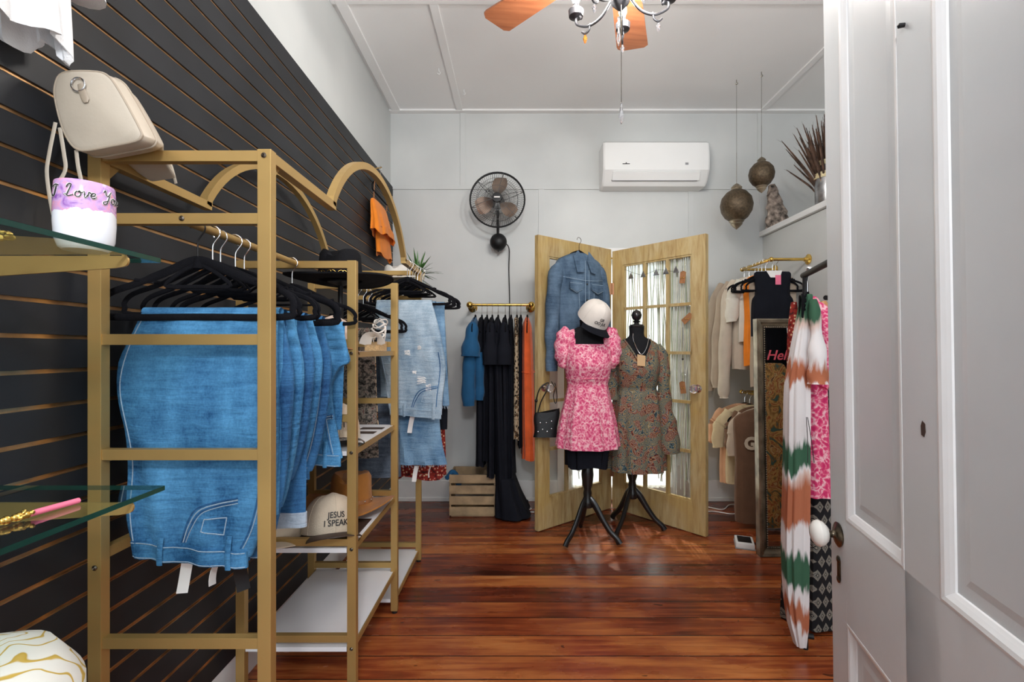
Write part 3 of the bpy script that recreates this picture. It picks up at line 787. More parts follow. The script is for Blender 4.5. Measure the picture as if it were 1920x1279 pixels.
    for k_ in range(tags):
        x = (prof[-1][1]+prof[-1][2])/2+(-.02 if k_ == 0 else .055)
        bm = BM(); sweep(bm, [V(x, -.02, zb+.02), V(x, -.022, zb-.012)], .0008, 5)
        tag_card(bm, (x, -.022, zb-.010), .024, .085 if k_ == 0 else .06, yaw=.5+k_, sway=.15)
        o = obj('price_tag', bm, paper_m, t, world=False); o['label'] = 'white paper price tag'
    if blacktag:
        x = prof[-1][2]-.035
        bm = BM(); tag_card(bm, (x, -.02, zb-.02), .030, .075, yaw=.6, sway=-.15)
        o = obj('price_tag', bm, blk_m, t, world=False); o['label'] = 'black card price tag'
        bm = BM(); sweep(bm, [V(x-.004, -.018, zb+.03), V(x-.002, -.019, zb-.025)], (.009, .0006), 6, up=(0, 1, 0)); o = obj('hang_ribbon', bm, blush_m, t, world=False); o['label'] = 'pale pink ribbon'
    t['_seat'] = f0.name
    return t
CXR = -.785
hangs = [(1.176, blk_m), (1.225, chrome_m), (1.275, chrome_m), (1.325, chrome_m), (1.375, chrome_m), (1.445, blk_m), (1.50, chrome_m), (1.655, chrome_m)]
hl = ['black velvet hanger nearest the camera, holding the big blue jeans on the gold rack', 'second black velvet hanger from the camera on the gold rack, chrome hook', 'third black velvet hanger from the camera on the gold rack rod', 'fourth black velvet hanger from the camera on the gold rack rod', 'fifth black velvet hanger from the camera on the gold rack rod', 'sixth black velvet hanger on the gold rack rod, its hook black', 'seventh black velvet hanger on the gold rack rod beside the corner post', 'last black velvet hanger of the near jeans row, hooked alone at the rod end']
h0 = None
GH = 'velvet hangers on the near rod of the gold rack'
for i, (y, hm) in enumerate(hangs):
    rz = [0, .05, -.06, .04, -.05, .03, -.04, .02][i]
    loc = (CXR+[0, .005, -.006, .004, 0, .006, 0, .005][i], y, ROD_TOP)
    if i in (0, 1): hh = hanger(hl[i], loc, rz, hook=hm, group=GH, wd=.232 if i == 0 else .215, drop=.214 if i == 0 else .205, arm=.0085 if i == 0 else .0065)
    elif hm is blk_m: hh = copy_thing(hb, hl[i], loc, rz)
    else: hh = copy_thing(hc, hl[i], loc, rz)
    if i == 0: hb = hh
    if i == 1: hc = hh
BZ = ROD_TOP-.205+.004
J1 = [(0, -.152, .190), (.05, -.168, .190), (.13, -.196, .192), (.22, -.192, .196), (.30, -.175, .195), (.40, -.165, .190), (.50, -.168, .172), (.565, -.158, .145), (.60, -.150, .130)]
jeans('big mid blue skinny jeans folded over the nearest hanger, pocket and waistband at the bottom', CXR, 1.205, BZ, J1, j1, 1, group='jeans on the near rod', tags=2, blacktag=True)
Jn = [(0, -.15, .16), (.06, -.16, .175), (.16, -.19, .195), (.28, -.17, .19), (.42, -.16, .175), (.55, -.15, .15), (.60, -.14, .135)]
def jw(k_, dl, dr, L): return [(z*L/.60, a+dl, b_+dr) for z, a, b_ in Jn]
jeans('deep blue jeans hanging just behind the big nearest pair', CXR, 1.262, BZ, jw(0, 0, .012, .60), j2, 2, group='jeans on the near rod', detail=1, tags=0)
jeans('mid blue jeans third from the camera on the gold rack', CXR, 1.325, BZ, jw(0, 0, .010, .52), j1, 3, group='jeans on the near rod', detail=1, tags=0)
jeans('deep blue jeans fourth from the camera with a pale turned up cuff below', CXR, 1.385, BZ, jw(0, 0, .012, .46), j2, 4, group='jeans on the near rod', cuff=True, detail=1, tags=0, legs=-.14)
jeans('mid blue jeans fifth from the camera on the gold rack', CXR, 1.450, BZ, jw(0, 0, .008, .44), j1, 5, group='jeans on the near rod', detail=1, tags=1)
jeans('dark stitched blue jeans sixth from the camera on the gold rack', CXR, 1.515, BZ, jw(0, 0, .010, .47), j2, 6, group='jeans on the near rod', detail=1, tags=0)
jeans('last blue jeans of the near row, waisted outline, beside the second gold post', CXR, 1.650, BZ-.010, [(0, -.12, .185), (.08, -.14, .205), (.125, -.15, .215), (.15, -.15, .18), (.22, -.15, .155), (.32, -.15, .165), (.42, -.14, .185), (.45, -.14, .19)], j1, 7, group='jeans on the near rod', detail=1, tags=1)

# ---------------------------------------------------------------- light jeans hung on the far end of the rack
TB = 1.712
far = [(2.50, -.578, .10), (2.545, -.575, -.08), (2.59, -.57, .30), (2.64, -.57, .12), (2.69, -.565, -.15), (2.74, -.56, .35), (2.79, -.56, .05)]
fl = ['hanger carrying the ripped pale jeans at the far rack end', 'black velvet hanger directly behind the ripped pale jeans', 'black velvet hanger turned outward on the far side rail', 'fourth black hanger along the far side rail', 'fifth black hanger along the far side rail', 'black hanger twisted towards the wall fan on the far side rail', 'last black hanger on the far side rail by the plant']
for i, (y, x, rz) in enumerate(far):
    copy_thing(hc, fl[i], (x, y, TB-.020), rz, group='velvet hangers on the far side rail')
BF = TB-.020-.200
jl = [(0, -.155, .130), (.06, -.158, .150), (.2, -.150, .185), (.34, -.125, .205), (.48, -.095, .190), (.58, -.08, .185)]
o = jeans('pale washed ripped jeans folded over a hanger at the far rack end', -.578, 2.492, BF, jl, j3, 21, group='light jeans at the far rack end', tags=1)
# ripped patches with frayed threads
bvr = bvh(bpy.data.objects[o['_seat']])
for (rx, rzz, rw, rh) in ((.015, -.26, .030, .022), (.075, -.235, .018, .014), (.085, -.40, .045, .03), (.12, -.44, .03, .03), (.05, -.36, .02, .012)):
    bm = BM(); rnd = random.Random(int(rx*999))
    for k_ in range(9):
        z = rzz-rh/2+rh*k_/8
        sweep(bm, smooth_path([V(x_, front_y(bvr, x_, z)-.001, z+rnd.uniform(-.003, .003)) for x_ in (rx-rw/2*rnd.uniform(.7, 1.1), rx-rw*.2, rx+rw*.2, rx+rw/2*rnd.uniform(.7, 1.1))], 2), .0014, 5)
    q = obj('frayed_rip', bm, paper_m, o, world=False); q['label'] = 'frayed white rip in the denim'
jeans('soft blue jeans with frayed white hem behind the ripped pale pair', -.535, 2.60, BF, [(0, -.05, .135), (.15, -.04, .145), (.35, .0, .155), (.545, .02, .165)], j4, 22, group='light jeans at the far rack end', detail=0, tags=0)
jeans('soft blue cropped jeans whose frayed legs hang lowest at the far rack end', -.56, 2.56, BF, [(0, -.12, .12), (.3, -.11, .13), (.55, -.11, .14), (.72, -.10, .155), (.85, -.10, .185)], j4, 23, group='light jeans at the far rack end', detail=0, tags=2)
def fringe(x0, x1, y, z, seed, n=46):
    rnd = random.Random(seed); bm = BM()
    for k_ in range(n):
        x = x0+(x1-x0)*k_/(n-1); sweep(bm, [V(x, y+rnd.uniform(-.006, .006), z+.008), V(x+rnd.uniform(-.005, .005), y+rnd.uniform(-.010, .006), z-rnd.uniform(.004, .018))], .0011, 4)
    return bm
obj('frayed_hem', fringe(-.655, -.38, 2.525, BF-.85, 3), cuff_m, bpy.data.objects['jeans.009'] if 'jeans.009' in bpy.data.objects else None)
obj('frayed_hem', fringe(-.51, -.375, 2.565, BF-.545, 4), cuff_m, bpy.data.objects['jeans.008'])
def garment(name, label, cat, rows, m, loc, group=None, **kw):
    bm = BM(); drape(bm, rows, **kw); o = obj(name, bm, m, loc=loc); return tag(o, label, cat, group)
garment('shorts', 'black shorts hanging behind the light jeans at the far rack end', 'shorts', [(1.49, -.52, 2.70, .10, .01, .002), (1.3, -.51, 2.70, .10, .03, .004), (1.1, -.50, 2.70, .105, .03, .006), (.80, -.50, 2.70, .10, .03, .006)], blkcloth_m, (-.45, 2.70, 1.49), seed=5)
garment('skirt', 'red floral print skirt hanging at the far end of the gold rack', 'skirt', [(1.49, -.56, 2.76, .11, .01, .002), (1.1, -.56, 2.76, .12, .03, .006), (.80, -.56, 2.76, .13, .04, .010), (.515, -.56, 2.76, .135, .05, .014)], redfloral_m, (-.52, 2.76, 1.49), seed=6, hem=.012)
# darker garments on the lower far rod
for i, (y, m, lab, cat, nm, zb, x0, x1) in enumerate(((2.35, snake_m, 'dark mottled print trousers hanging low inside the gold rack', 'trousers', 'trousers', .72, -.92, -.70),
        (2.43, leopard_m, 'leopard print skirt hanging inside the far half of the gold rack', 'skirt', 'skirt', .80, -.94, -.72),
        (2.52, j6, 'dark grey jeans hanging inside the far half of the gold rack', 'jeans', 'jeans', .58, -.90, -.63),
        (2.66, j5, 'worn indigo jeans hanging on the inner far rod of the gold rack', 'jeans', 'jeans', .66, -.92, -.66))):
    xc_ = (x0+x1)/2; hw = (x1-x0)/2
    copy_thing(hc, ['black hanger of the mottled trousers', 'black hanger of the leopard skirt inside the rack', 'black hanger of the dark grey jeans', 'black hanger of the worn indigo jeans'][i], (-.785, y, ROD_TOP), .04*i-.05, group='velvet hangers on the inner far rod')
    bm = BM(); drape(bm, [(BZ+.012, xc_, y, hw*.9, .004, .001), (BZ-.04, xc_, y, hw*.95, .014, .003), (1.05, xc_, y, hw, .022, .006), (zb, xc_+.01, y, hw*1.02, .026, .008)], seed=30+i)
    tag(obj(nm, bm, m, loc=(xc_, y, BZ)), lab, cat)

# ---------------------------------------------------------------- glass shelves on the slat board
def shelf_bracket(bm, x0, x1, y, z, h0=.045, h1=.016):
    pts = [V(x0, y, z), V(x1-.008, y, z)]+[V(x1-.008+.010*sin(a), y, z-.008+.010*cos(a)) for a in [PI*k_/8 for k_ in range(9)]]+[V(x1-.02, y, z-.020), V(x0, y, z-h0)]
    slab(bm, pts, (0, 1, 0), .004)
def glass_shelf(label, x1, y0, y1, z, brs, grp='glass shelves on the slat board'):
    t = thing('glass_shelf', label, 'shelf', (XS, (y0+y1)/2, z), group=grp)
    bm = BM(); box(bm, XS+.004, x1, y0, y1, z-.008, z); obj('glass', bm, shelfglass_m, t, smooth=False)
    bm = BM(); box(bm, x1-.0002, x1+.0008, y0, y1, z-.008, z); box(bm, XS+.004, x1, y1-.0002, y1+.0008, z-.008, z)
    e = obj('polished_edge', bm, edge_m, t, smooth=False); e['label'] = 'dark green polished edge'
    for y in brs:
        bm = BM(); shelf_bracket(bm, XS, x1-.003, y, z-.009); obj('bracket', bm, gold_m, t)
    return t
GX = -.64
glass_shelf('glass shelf at the left edge carrying the purple tumbler, above eye level', GX, .15, .858, 1.412, (.30, .79))
glass_shelf('lower glass shelf at the left edge with the pink and gold pen on it', GX, .15, .868, 1.003, (.30, .80))
glass_shelf('lowest glass shelf at the left edge under the yellow and white cushion', GX, .15, .86, .585, (.30, .80))
glass_shelf('small glass shelf on the slat board by the back wall holding white hat and plant', -.60, 2.93, 3.36, 1.685, (3.0, 3.3))
# tumbler
CT = V(-.722, .800, 1.413)
t = thing('tumbler', 'purple, pink and white glazed tumbler lettered I Love You on the glass shelf', 'cup', CT)
bm = BM(); lathe(bm, [(.001, 0), (.036, 0), (.042, .004), (.0475, .018), (.0495, .045), (.049, .085), (.0475, .107), (.0465, .109), (.045, .107), (.0455, .06), (.040, .012), (.001, .008)], (0, 0, 0), 40, sx=.82, sy=.82)
obj('body', bm, cup_m, t, world=False)
def cupmap(cx_, r):
    def f(x, y, z):
        a = -PI/2+.93+x/r*1.0
        return V((r+z)*cos(a), (r+z)*sin(a), cx_+y)
    return f
SCRIPT = {'I': [[(-.1, .8), (.25, .95), (.55, .9)], [(.38, .92), (.30, .5), (.18, .08), (-.05, .05), (-.1, .2)]],
 'L': [[(.08, .72), (.2, .98), (.38, .98), (.32, .6), (.18, .06)], [(-.04, .10), (.08, .14), (.3, .0), (.60, .12)]],
 'o': [[(.30, .48), (.08, .35), (.08, .08), (.28, .0), (.42, .2), (.34, .46), (.22, .40), (.42, .36), (.55, .42)]],
 'v': [[(.0, .36), (.10, .46), (.16, .2), (.20, .0), (.36, .2), (.40, .46), (.54, .40)]],
 'e': [[(.05, .18), (.32, .28), (.30, .46), (.14, .42), (.06, .18), (.20, .0), (.45, .14)]],
 'Y': [[(.0, .75), (.10, .95), (.20, .6), (.40, .55), (.62, .95)], [(.62, .95), (.48, .4), (.34, -.15), (.12, -.25), (.10, -.05), (.5, .15)]],
 'u': [[(.05, .46), (.05, .1), (.2, .0), (.38, .2), (.42, .46), (.40, .1), (.55, .08)]]}
def script(rad, r):
    bm = BM(); x = 0; sc_l = .0190; f_ = cupmap(.080, rad)
    for ch in 'I Love You':
        if ch == ' ': x += .42; continue
        for st in SCRIPT[ch]:
            P = [f_((x+u+.12*v_-3.0)*sc_l, v_*sc_l, 0) for u, v_ in smooth_path2(st)]
            n_ = len(P); sweep(bm, P, [r*(.55+.55*abs(sin(i*PI/9))) for i in range(n_)], 6)
        x += {'I': .75, 'L': .68, 'Y': .70}.get(ch, .50)
    return bm
def smooth_path2(st): return [(p.x, p.y) for p in smooth_path([V(u, v_, 0) for u, v_ in st], 4)]
o = obj('lettering', script(.0413, .0011), ink_m, t, world=False); o['label'] = 'black cursive lettering reading I Love You'
o = obj('lettering_outline', script(.0404, .0019), paper_m, t, world=False); o['label'] = 'white outline of the lettering'
# beaded pen
def beads(bm, a, b_, n, r):
    for k_ in range(n): ball(bm, a+(b_-a)*(k_/(n-1)), r*(1+.25*sin(k_*2.1)), n=8)
t = thing('beaded_pen', 'pink pen with gold sequin beads lying on the lower glass shelf', 'pen', (-.715, .70, 1.003))
a, b_ = V(-.735, .60, 1.010), V(-.712, .695, 1.010)
bm = BM(); beads(bm, a, b_, 22, .0055); 
for k_ in range(14): ball(bm, b_+V(random.uniform(-.006, .006), random.uniform(-.012, .002), random.uniform(-.002, .004)), .0035, n=6)
obj('beads', bm, goldl_m, t)
bm = BM(); sweep(bm, [b_, V(-.701, .765, 1.0085)], [.0045, .0045], 10); obj('barrel', bm, pinkp_m, t)
t = thing('bead_necklace', 'gold chain necklace lying on the upper glass shelf beside the tumbler', 'necklace', (-.80, .60, 1.413))
bm = BM(); P = smooth_path([V(-.93, .60, 1.416), V(-.88, .68, 1.416), V(-.80, .65, 1.416), V(-.76, .72, 1.416), V(-.72, .62, 1.416), V(-.80, .56, 1.416), V(-.90, .55, 1.416)], 9, True)
for i, p in enumerate(P): ball(bm, p, .0038 if i % 5 else .006, n=6)
obj('chain', bm, goldl_m, t)
# cushion at the lower left corner
bm = BM(); lathe(bm, [(.001, .0), (.10, .004), (.145, .03), (.165, .08), (.160, .13), (.13, .178), (.07, .203), (.001, .208)], (0, 0, 0), 36, sx=.98, sy=1)
for v in bm.verts: v.co += V(.003*sin(v.co.z*60), .003*sin(v.co.x*50), 0)
tag(obj('cushion', bm, yellow_m, loc=(-.845, .70, .586), world=False), 'round yellow and white leaf print cushion in the lower left corner', 'cushion')
# white gauze blouse hung high on the slat board
t = thing('blouse', 'white gauze blouse hanging high on the slat board in the upper left corner', 'blouse', (-.97, .80, 1.95))
bm = BM(); drape(bm, [(2.55, -.985, .82, .02, .10, .002), (2.45, -.98, .82, .035, .17, .006), (2.2, -.975, .83, .04, .18, .012), (1.87, -.97, .84, .045, .185, .016)], seed=8, hem=.02, n=80, folds=11); obj('body', bm, gauze_m, t)
bm = BM(); sleeve(bm, [V(-.985, .95, 2.44), V(-.975, 1.02, 2.32), V(-.97, 1.05, 2.16), V(-.965, 1.055, 2.03)], [(.05, .03), (.06, .035), (.07, .04), (.055, .035)], amp=.008, up=(1, 0, 0)); obj('sleeve', bm, gauze_m, t)
bm = BM(); sweep(bm, [V(XS, .82, 2.545), V(-.98, .82, 2.56)], .006); tag(obj('slat_hook', bm, gold_m, loc=(XS, .82, 2.545)), 'gold hook on the slat board holding the white blouse', 'hook')

# ---------------------------------------------------------------- beige backpack lying on the rack top
def pz(px, py, Z=1.03): p = at(px, py, Z); return p
face = [(103, 160), (112, 140), (135, 133), (185, 134), (205, 142), (220, 160), (245, 203), (268, 247), (270, 258), (258, 268), (210, 278), (165, 286), (145, 283), (130, 268), (115, 235), (103, 185)]
fp = smooth_path([pz(x, y) for x, y in face], 3, True)
cen = sum(fp, V(0, 0, 0))/len(fp)
def fring(y, sx_, sz_, dx, dz, zmin=None, zmax=None, xmax=None):
    out = []
    for p in fp:
        q = V(cen.x+(p.x-cen.x)*sx_+dx, y, cen.z+(p.z-cen.z)*sz_+dz)
        if zmin and q.z < zmin: q.z = zmin
        out.append(q)
    return out
t = thing('backpack', 'small beige leather backpack lying on the near end of the gold rack top', 'bag', (cen.x, 1.12, 1.70))
bm = BM()
rings(bm, [fring(1.022, .86, .86, 0, 0), fring(1.026, .95, .95, 0, 0), fring(1.034, .985, .985, 0, 0), fring(1.060, 1.0, 1.0, 0, .004), fring(1.092, .95, .94, -.004, .004), fring(1.102, .93, .90, -.005, .006, 1.7135), fring(1.138, .80, .80, -.018, .006, 1.7135), fring(1.17, .68, .66, -.026, -.004, 1.7135), fring(1.215, .54, .50, -.032, -.022, 1.690), fring(1.25, .46, .36, -.034, -.040, 1.685)])
obj('body', bm, bag_m, t)
bm = BM(); sweep(bm, fring(1.028, .965, .965, 0, 0), .0028, 8, up=(0, 1, 0), closed=True); sweep(bm, fring(1.064, 1.005, 1.005, 0, .004), .0022, 8, up=(0, 1, 0), closed=True); obj('piping', bm, bagd_m, t)
bm = BM(); c_ = pz(148, 160, 1.020); P = [c_+V(.0145*cos(a), -.002, .0145*sin(a)) for a in [2*PI*k_/24 for k_ in range(24)]]; sweep(bm, P, .0018, 8, up=(0, 1, 0), closed=True); obj('ring', bm, chrome_m, t)
bm = BM(); sweep(bm, [pz(150, 158, 1.019), pz(154, 172, 1.019), pz(160, 188, 1.019), pz(161, 193, 1.019)], [(.006, .0016), (.008, .0018), (.008, .0018), (.004, .001)], 10, up=(0, 1, 0)); obj('ring_tab', bm, bagd_m, t)
for P in ([(104, 230), (92, 290), (88, 330), (99, 400), (112, 438)], [(112, 240), (120, 290), (122, 320), (104, 360), (104, 430)], [(143, 282), (146, 310), (152, 338), (156, 352)]):
    bm = BM(); sweep(bm, smooth_path([pz(x, y, 1.035+.002*i) for i, (x, y) in enumerate(P)], 6), (.0045, .0012), 8, up=(0, 1, 0)); obj('strap', bm, bag_m, t)
bm = BM(); sweep(bm, smooth_path([pz(208, 150, 1.06), pz(218, 148, 1.065), pz(219, 162, 1.07), pz(208, 166, 1.07), pz(232, 190, 1.09), pz(258, 235, 1.14)], 5), (.004, .0015), 8, up=(0, 0, 1)); obj('carry_loop', bm, bag_m, t)
bm = BM(); sweep(bm, smooth_path([pz(226, 178, 1.085), pz(252, 222, 1.12), pz(275, 250, 1.17), pz(295, 280, 1.22)], 5), .0018, 6); obj('zip', bm, goldl_m, t)
bm = BM(); sweep(bm, smooth_path([pz(312, 290, 1.25), pz(322, 315, 1.255), pz(330, 345, 1.25)], 4), (.004, .001), 6, up=(0, 1, 0)); obj('zip_pull', bm, bag_m, t)

# ---------------------------------------------------------------- hats, caps and the rest on the rack shelves
def brim_hat(name, label, loc, m, band, R=.20, rc=.085, h=.115, tilt=(0, 0), oval=1.12, curl=.012, sag=0, studs=0, chain=False):
    t = thing(name, label, 'hat', loc); t.rotation_euler = (tilt[0], tilt[1], 0)
    bm = BM(); n = 48; prof = [(R, .0), (R*.995, .003), (R*.8, .004), (rc*1.15, .002), (rc*1.02, .006), (rc, .03), (rc*.97, .06), (rc*.93, h*.85), (rc*.80, h*.99), (rc*.55, h*.97), (rc*.25, h*.90), (.001, h*.88)]
    rs = []
    for r, z in prof:
        ring = []
        for k_ in range(n):
            a = 2*PI*k_/n; x, y = r*cos(a), r*sin(a)*oval
            zz_ = z
            if r > rc*1.1: f = (r-rc)/(R-rc); zz_ += curl*f*f*(abs(cos(a))**2)*1.6-sag*f*abs(sin(a))
            if z > h*.5:     # pinched front and crease
                pin = max(0, -sin(a))**4; x *= 1-.22*pin*(z/h); zz_ -= .012*pin
                zz_ -= .022*math.exp(-(x/.018)**2)*(1 if r < rc*.9 else .35)*(1 if z > h*.8 else 0)
            ring.append(V(x, y, zz_))
        rs.append(ring)
    under = [[p+V(0, 0, -.0035) if i < 4 else V(p.x*.97, p.y*.97, p.z-.003) for p in r] for i, r in enumerate(rs[:9])]
    rings(bm, list(reversed(under))+rs, True, True)
    obj('felt', bm, m, t, world=False)
    bm = BM(); P = [V((rc*1.015)*cos(2*PI*k_/n), rc*1.015*sin(2*PI*k_/n)*oval, .018) for k_ in range(n)]
    sweep(bm, P, (.0015, .010), 6, up=(0, 0, 1), closed=True); obj('hat_band', bm, band, t, world=False)
    if studs:
        for k_ in range(studs):
            a = 2*PI*k_/studs; bm = BM(); lathe_ax(bm, [(.001, 0), (.006, 0), (.0055, .003), (.003, .004), (.001, .0045)], (rc*1.03*cos(a), rc*1.03*sin(a)*oval, .018), (cos(a), sin(a), 0), 10); obj('stud', bm, chrome_m, t, world=False)
    if chain:
        bm = BM()
        for k_ in range(26):
            a = 2*PI*k_/26; c_ = V(rc*1.05*cos(a), rc*1.05*sin(a)*oval, .020); tt = V(-sin(a), cos(a), 0)
            u_ = tt*.5+V(0, 0, .5)*(1 if k_ % 2 else -1); u_.normalize(); nn = V(cos(a), sin(a), 0); w2 = u_.cross(nn)
            sweep(bm, [c_+u_*.013*cos(b2)+w2*.007*sin(b2) for b2 in [2*PI*q/10 for q in range(10)]], .0016, 5, up=nn, closed=True)
        obj('chain_band', bm, goldl_m, t, world=False)
    return t
def rest(name, label, loc, h, m):
    bm = BM(); lathe(bm, [(.001, 0), (.055, 0), (.055, .008), (.012, .012), (.010, h*.5), (.010, h-.02), (.05, h-.006), (.05, h), (.001, h)], (0, 0, 0), 20); return tag(obj(name, bm, m, loc=loc, world=False), label, 'hat stand')
brim_hat('wide_brim_hat', 'wide brimmed black felt hat with gold chain band above the top rack shelf', (-.715, 1.93, 1.522), blackfelt_m, blkcloth_m, R=.205, rc=.083, h=.125, chain=True, sag=0)
rest('hat_stand', 'black hat stand under the wide brimmed black hat', (-.715, 1.93, 1.2405), .283, blk_m)
brim_hat('wide_brim_hat', 'white felt hat with patterned band on the small glass shelf by the back wall', (-.77, 3.05, 1.686), whitefelt_m, leopard_m, R=.14, rc=.082, h=.095)
brim_hat('wide_brim_hat', 'cognac brown felt hat with round silver studs on the third rack shelf', (-.735, 2.10, .575), cognac_m, kraft_m, R=.185, rc=.088, h=.135, tilt=(-.10, .02), studs=12, curl=.02, sag=.02)

def cap(label, loc, rz, tilt, m, bm_brim, s=1.0, text=None, tsize=.02, tcol=ink_m, group=None, name='baseball_cap'):
    t = thing(name, label, 'cap', loc, group=group); t.rotation_euler = (tilt[0], tilt[1], rz)
    bm = BM(); n = 40; rs = []; H = .118*s; RR = .088*s
    for k_ in range(11):
        q = k_/10; th = q*PI/2; ring = []
        for i in range(n):
            a = 2*PI*i/n; fr_ = max(0, -sin(a))
            r = RR*(cos(th)**.62 if q < 1 else 0.004); x = r*cos(a); y = r*sin(a)*1.12
            z = H*sin(th)**.95+.012*fr_**3*sin(th*1.4)
            y -= .010*fr_**2*sin(th)*s
            ring.append(V(x, y, z))
        rs.append(ring)
    inner = [[V(p.x*.97, p.y*.97, p.z-.002) for p in r] for r in rs]
    rings(bm, list(reversed(inner))+rs, False, False)
    cr = obj('crown', bm, m, t, world=False)
    bm = BM()
    for k_ in range(6):
        a = PI/6+k_*PI/3; P = []
        for q in range(10):
            th = q/10*PI/2; r = RR*cos(th)**.62*1.008; fr_ = max(0, -sin(a))
            P.append(V(r*cos(a), r*sin(a)*1.12-.010*fr_**2*sin(th)*s, H*sin(th)**.95+.012*fr_**3*sin(th*1.4)+.0005))
        sweep(bm, P, .0012, 5)
    ball(bm, (0, 0, H+.001), .006*s, 1, 1, .6); obj('seams', bm, m, cr, world=False)
    # curved peak
    bm = BM(); rs = []
    for k_ in range(9):
        a = -PI/2+(k_/8-.5)*2.05; ring = []
        b0 = V(RR*cos(a)*.98, RR*sin(a)*1.10, .004)
        L = .078*s*(cos((k_/8-.5)*2.6))**.6
        d = V(cos(a)*.45, -1, 0).normalized()
        b1 = b0+d*L; sag = -.020*abs(k_/8-.5)**2*4*s; b1.z = .002+sag; b0.z = .006+sag*.5
        mid = (b0+b1)/2+V(0, 0, .004)
        rs.append([b0, mid, b1, b1-V(0, 0, .003), mid-V(0, 0, .003), b0-V(0, 0, .003)])
    rings(bm, rs); obj('peak', bm, bm_brim, t, world=False)
    if text:
        def mp(x, y, z):
            th = math.asin(min(.9, max(.12, (.040*s+y)/H))); r = RR*cos(th)**.62+.0015+z; a = -PI/2+x/(RR*1.0)
            fr_ = max(0, -sin(a))
            return V(r*cos(a), r*sin(a)*1.12-.010*fr_**2*sin(th)*s-.0025, H*sin(th)**.95+.012*fr_**3*sin(th*1.4))
        o = obj('lettering', text_bm(text, tsize, mp, bold=.0004, ext=.0004, line=.95), tcol, t, world=False); o['label'] = 'dark embroidered lettering'
    return t
cap('cream cap lettered JESUS I SPEAK on the rack shelf before the brown hat', (-.712, 1.81, .562), .55, (-.22, .08), cream_m, dkbrown_m, 1.12, 'JESUS\nI SPEAK', .026)
cap('plain cream cap at the left end of the third rack shelf', (-.90, 1.80, .552), .35, (-.1, 0), cream_m, cream_m, 1.05)
cap('blush cap with small lettering on the top rack shelf behind the last jeans', (-.70, 1.80, 1.245), .5, (-.05, 0), blush_m, kraft_m, 1.0, 'SWEET\nTEA', .02)
cap('cream cap lettered SALTY with camouflage peak on the second rack shelf', (-.715, 1.86, .905), .55, (-.12, .05), cream_m, snake_m, 1.1, 'SALTY', .028)
for i, (x, y, z, wx, wy, lab) in enumerate(((-.66, 2.17, .8915, .05, .022, 'dark name strip on the second rack shelf, the far one'), (-.67, 2.06, .8915, .055, .024, 'dark name strip on the second rack shelf, the near one'), (-.66, 1.86, .5495, .055, .12, 'dark brown card mat under the lettered cream cap'))):
    bm = BM(); box(bm, x-wx, x+wx, y-wy, y+wy, z-.001, z+.001); tag(obj('card_strip', bm, dkbrown_m, loc=(x, y, z)), lab, 'card')
# lace-up platform sandal
t = thing('platform_sandal', 'white laced platform sandal with tan jute sole on the top rack shelf', 'shoe', (-.635, 2.16, 1.241))
bm = BM(); rs = []
for k_ in range(13):
    q = k_/12; y = 2.05+.20*q; wd = .036*(sin(PI*(.08+.86*q)))**.35*(1-.15*q); h = .022+.022*q
    rs.append([V(-.635-wd, y, 1.2415), V(-.635+wd, y, 1.2415), V(-.635+wd, y, 1.2415+h), V(-.635-wd, y, 1.2415+h)])
rings(bm, rs); obj('sole', bm, espad_m, t)
bm = BM(); sweep(bm, smooth_path([V(-.672, 2.10, 1.268), V(-.655, 2.10, 1.31), V(-.615, 2.10, 1.31), V(-.598, 2.10, 1.268)], 4), (.026, .002), 8, up=(0, .4, 1)); obj('toe_strap', bm, capw_m, t)
for k_ in range(4):
    bm = BM(); y = 2.15+.02*k_; z = 1.31+.022*k_; P = [V(-.635+.030*cos(a), y+.022*sin(a)+.006*cos(2*a), z+.010*sin(a*2+k_)) for a in [2*PI*q/18 for q in range(18)]]
    sweep(bm, P, .0035, 6, closed=True); obj('lace', bm, capw_m, t)
bm = BM(); sweep(bm, smooth_path([V(-.66, 2.19, 1.28), V(-.668, 2.19, 1.34), V(-.64, 2.21, 1.39), V(-.608, 2.19, 1.35), V(-.61, 2.18, 1.28)], 4), (.005, .002), 6); obj('ankle_strap', bm, capw_m, t)

# ---------------------------------------------------------------- spiky plant, orange top on the slat board
t = thing('potted_plant', 'spiky green plant in a cream pot on the small glass shelf by the back wall', 'plant', (-.668, 3.18, 1.686))
bm = BM(); lathe(bm, [(.001, 0), (.035, 0), (.045, .03), (.048, .065), (.044, .066), (.042, .05), (.001, .05)], (0, 0, 0), 20); obj('pot', bm, terr_m, t, world=False)
bm = BM(); rnd = random.Random(4)
for k_ in range(46):
    a = rnd.uniform(0, 2*PI); el = rnd.uniform(.15, 1.45); L = rnd.uniform(.12, .20)
    d = V(cos(a)*cos(el), sin(a)*cos(el), sin(el)); P = [V(0, 0, .05)+d*L*q+V(0, 0, -.05*q*q*cos(el)) for q in (0, .25, .5, .75, 1)]
    sweep(bm, P, [(.007, .0015), (.010, .0015), (.008, .001), (.005, .001), (.0005, .0004)], 5)
obj('leaves', bm, leaf_m, t, world=False)
t = thing('crop_top', 'bright orange cotton crop top hanging on the slat board near the back wall', 'top', (-.99, 3.42, 1.95))
bm = BM(); drape(bm, [(2.30, -1.005, 3.44, .006, .10, .002), (2.27, -1.0, 3.44, .020, .17, .004), (2.15, -.985, 3.45, .035, .19, .010), (2.06, -.975, 3.47, .045, .235, .014)], seed=12, n=60, hem=.02); obj('flounce', bm, orange2_m, t)
bm = BM(); drape(bm, [(2.12, -1.0, 3.52, .022, .14, .004), (2.02, -.995, 3.54, .022, .17, .006), (1.93, -.99, 3.55, .022, .18, .006)], seed=13, n=50, hem=.02); obj('body', bm, orange2_m, t)
